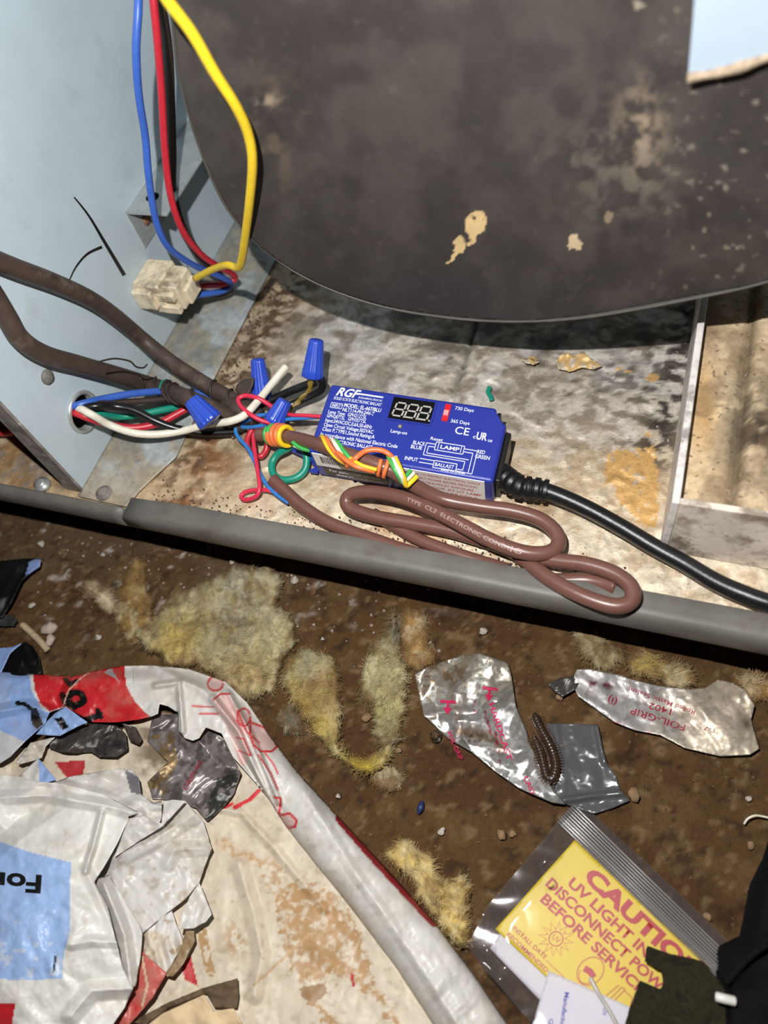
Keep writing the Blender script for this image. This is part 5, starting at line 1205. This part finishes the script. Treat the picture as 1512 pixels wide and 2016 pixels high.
sheet('gusset', f2g, lambda X, Y: gz(X, Y) + .026 + ridge(X, Y, [(205, 1740), (245, 1840), (258, 1940)], 18, .008) + (crumple(X, Y, 40, 151) - .5) * .004, M_bag, bag, step=2.4, colfn=simple(152, .3), thick=.0003)
f1 = [(-190, 1518), (0, 1526), (32, 1528), (74, 1539), (123, 1543), (200, 1562), (240, 1582), (276, 1600), (252, 1608), (253, 1612), (230, 1662), (212, 1694), (186, 1736), (213, 1785), (228, 1852), (243, 1910), (262, 1946), (245, 1984), (225, 2012), (190, 2075), (-190, 2075)]
def f1bz(X, Y):
    z = gz(X, Y) + .026 + .022 * np.exp(-(((X - 60) / 150) ** 2 + ((Y - 1840) / 190) ** 2)) + (crumple(X, Y, 130, 161) - .5) * .014 + (crumple(X, Y, 46, 162) - .5) * .003
    z = z + ridge(X, Y, [(-40, 1572), (85, 1566), (200, 1585), (260, 1600)], 16, .006) + ridge(X, Y, [(200, 1600), (185, 1660), (168, 1715)], 10, .007) + ridge(X, Y, [(100, 1570), (40, 1610), (-20, 1660)], 34, -.008)
    z = z + ridge(X, Y, [(168, 1712), (210, 1800), (235, 1870)], 16, .005) + ridge(X, Y, [(140, 1860), (180, 1852), (228, 1855)], 14, .004) + ridge(X, Y, [(262, 1946), (180, 1950), (140, 2000)], 22, .007)
    return z
FSQ = [(-190, 1640), (0, 1657), (60, 1678), (140, 1698), (137, 1760), (138, 1830), (125, 1880), (122, 1928), (40, 1929), (-190, 1924)]
def f1bc(X, Y):
    c = np.ones((len(X), 3)) * lin((228, 226, 220)); c = dirty(c, X, Y, .3, 163); n2 = fbm(X / 14, Y / 14, 3, 164)
    c = mixc(c, 1.0 * inpoly(X, Y, FSQ), (160, 188, 232)); c = mixc(c, inpoly(X, Y, FSQ) * sm(.60, .68, n2) * sm(1780, 1850, Y) * .6, (214, 216, 220))
    c = mixc(c, 1.0 * inpoly(X, Y, [(-190, 1972), (30, 1975), (22, 2030), (-190, 2030)]), RED)
    c = mixc(c, 1.0 * (dline(X, Y, [(109, 1884), (106, 1912)]) < 2.2), (60, 60, 66))
    return c
fs = sheet('front_sheet', f1, f1bz, M_bag, bag, step=2.4, colfn=f1bc, thick=.0003); fs['label'] = 'white front of the bag with a pale blue square'
lettering('print', 'For', px_text((82, 1724), 184, f1bz, .0008), mat('black_print', BLK, rough=.45), fs, width=100, cap=34, bold=.03, sub=7)

# foil scraps inside the bag
M_foil3 = mat('dirty_foil', attr=True, rough=.38, metal=.45, spec=.6, bump=.3, bscale=300, bdist=.001, var=.35, vscale=220)
def scrap(label, outl, zb_, base, seed, extra=()):
    def cf(X, Y):
        n2 = fbm(X / 14, Y / 14, 4, seed); c = np.ones((len(X), 3)) * lin(base)
        c = mixc(c, sm(.48, .6, n2) * .7, tuple(np.array(base) * .55))
        for poly, col in extra: c = mixc(c, 1.0 * inpoly(X, Y, poly) * sm(.3, .5, n2), col)
        return c
    zf = lambda X, Y: gz(X, Y) + zb_ + (crumple(X, Y, 60, seed, 4) - .5) * .012 + (crumple(X, Y, 22, seed + 1, 4) - .5) * .0022
    o = sheet('foil_scrap', outl, zf, M_foil3, None, step=2.4, colfn=cf, thick=.0003); tag(o, label, 'foil scrap', 'foil scraps in the bag'); return o, zf
o, zf = scrap('crumpled silver-grey foil scrap with maroon lettering lying in the bag', [(300, 1410), (350, 1405), (372, 1452), (395, 1455), (412, 1432), (440, 1455), (458, 1490), (474, 1522), (462, 1560), (440, 1590), (408, 1618), (385, 1592), (350, 1578), (300, 1572), (290, 1540), (330, 1500), (290, 1460)], .010, (150, 142, 140), 171, [([(400, 1600), (430, 1530), (474, 1522), (440, 1590), (408, 1618)], (66, 66, 62)), ([(290, 1450), (340, 1440), (350, 1500), (320, 1575), (290, 1560)], (140, 116, 80))])
lettering('print', 'GRIP', px_text((368, 1556), 302, zf, .0008), M_pr2, o, width=36, cap=11, bold=.005, sub=5)
lettering('print', '1402', px_text((386, 1522), 302, zf, .0008), M_pr2, o, width=26, cap=9, bold=.005, sub=5)
scrap('dark crumpled foil scrap under the red printed fold', [(95, 1452), (130, 1448), (176, 1424), (230, 1428), (248, 1445), (251, 1476), (230, 1491), (195, 1490), (178, 1480), (150, 1484), (120, 1480), (98, 1474)], .014, (92, 88, 86), 181, [([(152, 1474), (180, 1455), (196, 1452), (190, 1470)], (200, 196, 190))])
scrap('small grey-brown foil shred beside the dark foil scrap', [(240, 1424), (268, 1432), (280, 1455), (272, 1466), (256, 1460), (248, 1440)], .012, (110, 98, 92), 191)
sheet('grey_fold', [(32, 1500), (60, 1462), (110, 1450), (90, 1470), (82, 1492), (40, 1505)], lambda X, Y: gz(X, Y) + .018 + (crumple(X, Y, 24, 195) - .5) * .005, M_bag, bag, step=2.4, colfn=simple(196, 1.0), thick=.0003)
# torn papers at the bottom
M_tp = mat('torn_paper', (214, 188, 148), rough=.7, var=.15, vscale=100, bump=.3, bscale=200)
o = sheet('torn_paper', [(275, 2030), (320, 1995), (402, 1958), (420, 1992), (460, 1985), (474, 2010), (520, 2075), (260, 2075)], lambda X, Y: gz(X, Y) + .014 + (crumple(X, Y, 60, 201) - .5) * .006, M_tp, None, step=3, thick=.0004); tag(o, 'torn tan paper at the bottom edge on the beige bag sheet', 'torn paper')
o = sheet('dirty_strip', [(262, 2010), (300, 1990), (345, 1968), (400, 1945), (468, 1926), (470, 1960), (466, 1985), (422, 1984), (405, 1955), (330, 1985), (285, 2020)], lambda X, Y: gz(X, Y) + .011 + (crumple(X, Y, 30, 203) - .5) * .006, mat('dirt_strip', (104, 84, 62), rough=.9, var=.4, vscale=200, bump=.6, bscale=300), None, step=3, thick=.0006); tag(o, 'dirt-caked dark strip lying behind the torn tan paper', 'debris')

# ------------------------------------------------------------------ left edge debris
o = sheet('black_plastic_scrap', [(-60, 1112), (20, 1102), (56, 1099), (80, 1101), (78, 1116), (60, 1127), (44, 1142), (20, 1190), (4, 1216), (-60, 1232)], lambda X, Y: gz(X, Y) + .010 + (crumple(X, Y, 40, 211) - .5) * .006, mat('black_blue_film', attr=True, rough=.5, spec=.3), None, step=2.8, thick=.0005,
          colfn=lambda X, Y: mixc(np.ones((len(X), 3)) * lin((14, 14, 15)), 1.0 * inpoly(X, Y, [(58, 1106), (74, 1099), (84, 1100), (78, 1118), (50, 1134)]), (120, 140, 186))); tag(o, 'black plastic scrap with a pale blue corner at the left edge', 'plastic scrap')
M_str = mat('dark_strap', (44, 44, 42), rough=.8, var=.3, vscale=300, bump=.4, bscale=600)
o = sheet('dark_strap', [(-60, 1214), (24, 1210), (33, 1222), (27, 1232), (-60, 1234)], lambda X, Y: gz(X, Y) + .005 + (fbm(X / 12, Y / 12, 2, 3) - .5) * .003, M_str, None, step=2.6, thick=.0012); tag(o, 'dark fabric strap end at the left edge above the stick', 'strap')
o, _, _ = tube('wood_stick', [(44, 1230, -D + .004), (62, 1246, -D + .0045), (80, 1264, -D + .0045), (94, 1280, -D + .004)], .0026, mat('pale_stick', (186, 164, 134), rough=.8, var=.3, vscale=200, bump=.3, bscale=300), sides=6); tag(o, 'short pale wood stick on the dirt at the left', 'stick')

# ------------------------------------------------------------------ pebbles and grit
M_peb = [mat('chalk', (216, 196, 182), rough=.9, var=.2, vscale=400, bump=.6, bscale=500), mat('tan_stone', (170, 138, 102), rough=.9, var=.25, vscale=400, bump=.6, bscale=500), mat('white_crumb', (176, 166, 154), rough=.85, var=.15, vscale=400)]
def rock(seed):
    bm = bmesh.new(); bmesh.ops.create_icosphere(bm, subdivisions=2, radius=1); r = np.random.RandomState(seed); d = r.normal(size=(5, 3))
    for v in bm.verts:
        p = np.array(v.co); k = 1 + sum(.16 * math.sin(2.2 * (p @ q) + i) for i, q in enumerate(d)); v.co = Vector(p * k)
    me = bpy.data.meshes.new('pebble'); bm.to_mesh(me); bm.free(); me.polygons.foreach_set('use_smooth', [True] * len(me.polygons)); return me
RM = {(k, m): rock(k * 7 + m) for k in range(3) for m in range(3)}
for (k, m), me in RM.items(): me.materials.append(M_peb[m])
pebs = [(103, 1240, 17, 0, 'large pale chalk lump left of the whitish fibreglass tuft'), (106, 1262, 13, 0, 'smaller pale chalk lump touching the large one'), (67, 1195, 8, 2, 'white crumb right of the black plastic scrap'), (83, 1073, 9, 2, 'white crumb below the left end of the rail'),
        (195, 1255, 7, 2, 'white crumb between the chalk lumps and the brownish fibreglass wisp'), (206, 1095, 6, 2, 'white crumb under the rail above the whitish tuft'), (455, 1104, 6, 2, 'white crumb at the upper edge of the largest fibreglass sheet'), (580, 1140, 9, 2, 'grey-white crumb right of the largest fibreglass sheet'),
        (722, 1412, 10, 1, 'tan pebble between the arms of the curled fibreglass'), (785, 1476, 7, 1, 'tan pebble just right of the curled fibreglass tip'), (1246, 1563, 11, 1, 'rounded tan pebble beside the corner of the grey film'), (1101, 1376, 7, 1, 'tan pebble under the dark torn corner of the printed foil strip'),
        (988, 1645, 10, 1, 'flat tan flake between the foil wrapper and the zip bag'), (1010, 1642, 6, 1, 'small tan pebble just right of the flat tan flake'), (1478, 1664, 7, 1, 'tan pebble left of the top of the black pouch'), (1476, 1572, 6, 2, 'white crumb above the white thread'), (1395, 1805, 6, 1, 'tan pebble right of the zip ridges near the pouch'),
        (870, 1637, 7, 2, 'white crumb above the pale yellow fibreglass chunk'), (663, 1566, 5, 2, 'white crumb beside the start of the red stripe on the bag edge'), (950, 1240, 8, 2, 'grey crumb under the rail above the silver foil wrapper')]
for i, (x, y, r, m, lb) in enumerate(pebs):
    o = bpy.data.objects.new('pebble', RM[(i % 3, m)]); COL.objects.link(o)
    w = P(x, y, -D); z = float(dirt_h(w[0], w[1])); s = r * .00033
    o.location = (w[0], w[1], z - .003 + s * .5 + .002); o.scale = (s, s * .85, s * .65); o.rotation_euler = (0, 0, i * 1.7)
    tag(o, lb or ('small white crumb lying on the brown dirt' if m == 2 else 'small tan pebble lying on the brown dirt'), 'pebble', 'pebbles on the dirt')
def grit(name, n, seed, gen, m, size):
    r = np.random.RandomState(seed); v = []; f = []
    T4 = np.array([(1, 1, 1), (-1, -1, 1), (-1, 1, -1), (1, -1, -1)]) * .7
    for (x, y, z) in gen(r, n):
        s = r.uniform(*size); R = np.linalg.qr(r.normal(size=(3, 3)))[0]; o = len(v)
        v += [np.array((x, y, z)) + R @ (t * s) for t in T4]; f += [(o, o + 1, o + 2), (o, o + 3, o + 1), (o, o + 2, o + 3), (o + 1, o + 3, o + 2)]
    return mesh(name, v, f, m, smooth=False)
def gen_dirt(r, n):
    for _ in range(n):
        x = r.uniform(-.6, .4); y = r.uniform(-.2, .2); yield x, y, float(dirt_h(x, y)) - .0022
def gen_white(r, n):
    for _ in range(n):
        px = r.uniform(40, 900); py = 1030 + abs(r.normal(0, 110)) + px * .14; w = P(px, py, -D); yield w[0], w[1], float(dirt_h(w[0], w[1])) - .0022
tag(grit('dirt_grit', 5200, 5, gen_dirt, mat('grit_brown', (104, 78, 50), rough=.95, var=.3, vscale=150), (.0003, .0013)), 'brown grit scattered over the dirt ground', 'grit', kind='stuff')
tag(grit('white_grit', 150, 6, gen_white, M_peb[2], (.0004, .0015)), 'white crumbs scattered under the rail', 'grit', kind='stuff')
def gen_liner(r, n):
    for _ in range(n):
        if r.rand() < .55: px = 540 + r.normal(0, 26) - (t := r.rand()) * 120; py = 560 + t * 230
        else: px = r.uniform(300, 1250); py = 985 + (px - 300) * .19 + r.normal(0, 14) - 14
        w = P(px, py, .0008); yield w[0], w[1], .0008
tag(grit('liner_grit', 900, 8, gen_liner, mat('grit_dark', (86, 64, 46), rough=.9, var=.5, vscale=60), (.0003, .0010)), 'dark crumbs of debris on the foil liner', 'grit', kind='stuff')
# torn foil flaps standing up behind the ballast
M_tan = mat('tan_insulation', (214, 178, 122), rough=.8, var=.2, vscale=200)
for lb, ol in (('torn foil flap showing tan backing behind the ballast', [(1096, 716), (1102, 700), (1118, 694), (1130, 702), (1136, 698), (1150, 694), (1162, 704), (1186, 720), (1170, 728), (1146, 724), (1120, 732), (1100, 726)]), ('small torn foil sliver left of the larger torn flap', [(1026, 708), (1044, 705), (1062, 712), (1050, 718), (1034, 714)])):
    o = sheet('torn_foil_flap', ol, lambda X, Y: .003 + (crumple(X, Y, 16, 221) - .3) * .006, mat('flap', attr=True, rough=.45, metal=.1), None, step=2, thick=.0003,
              colfn=lambda X, Y: mixc(np.ones((len(X), 3)) * lin((200, 188, 166)), sm(.45, .55, fbm(X / 10, Y / 10, 2, 4)), (216, 180, 122))); tag(o, lb, 'foil flap')
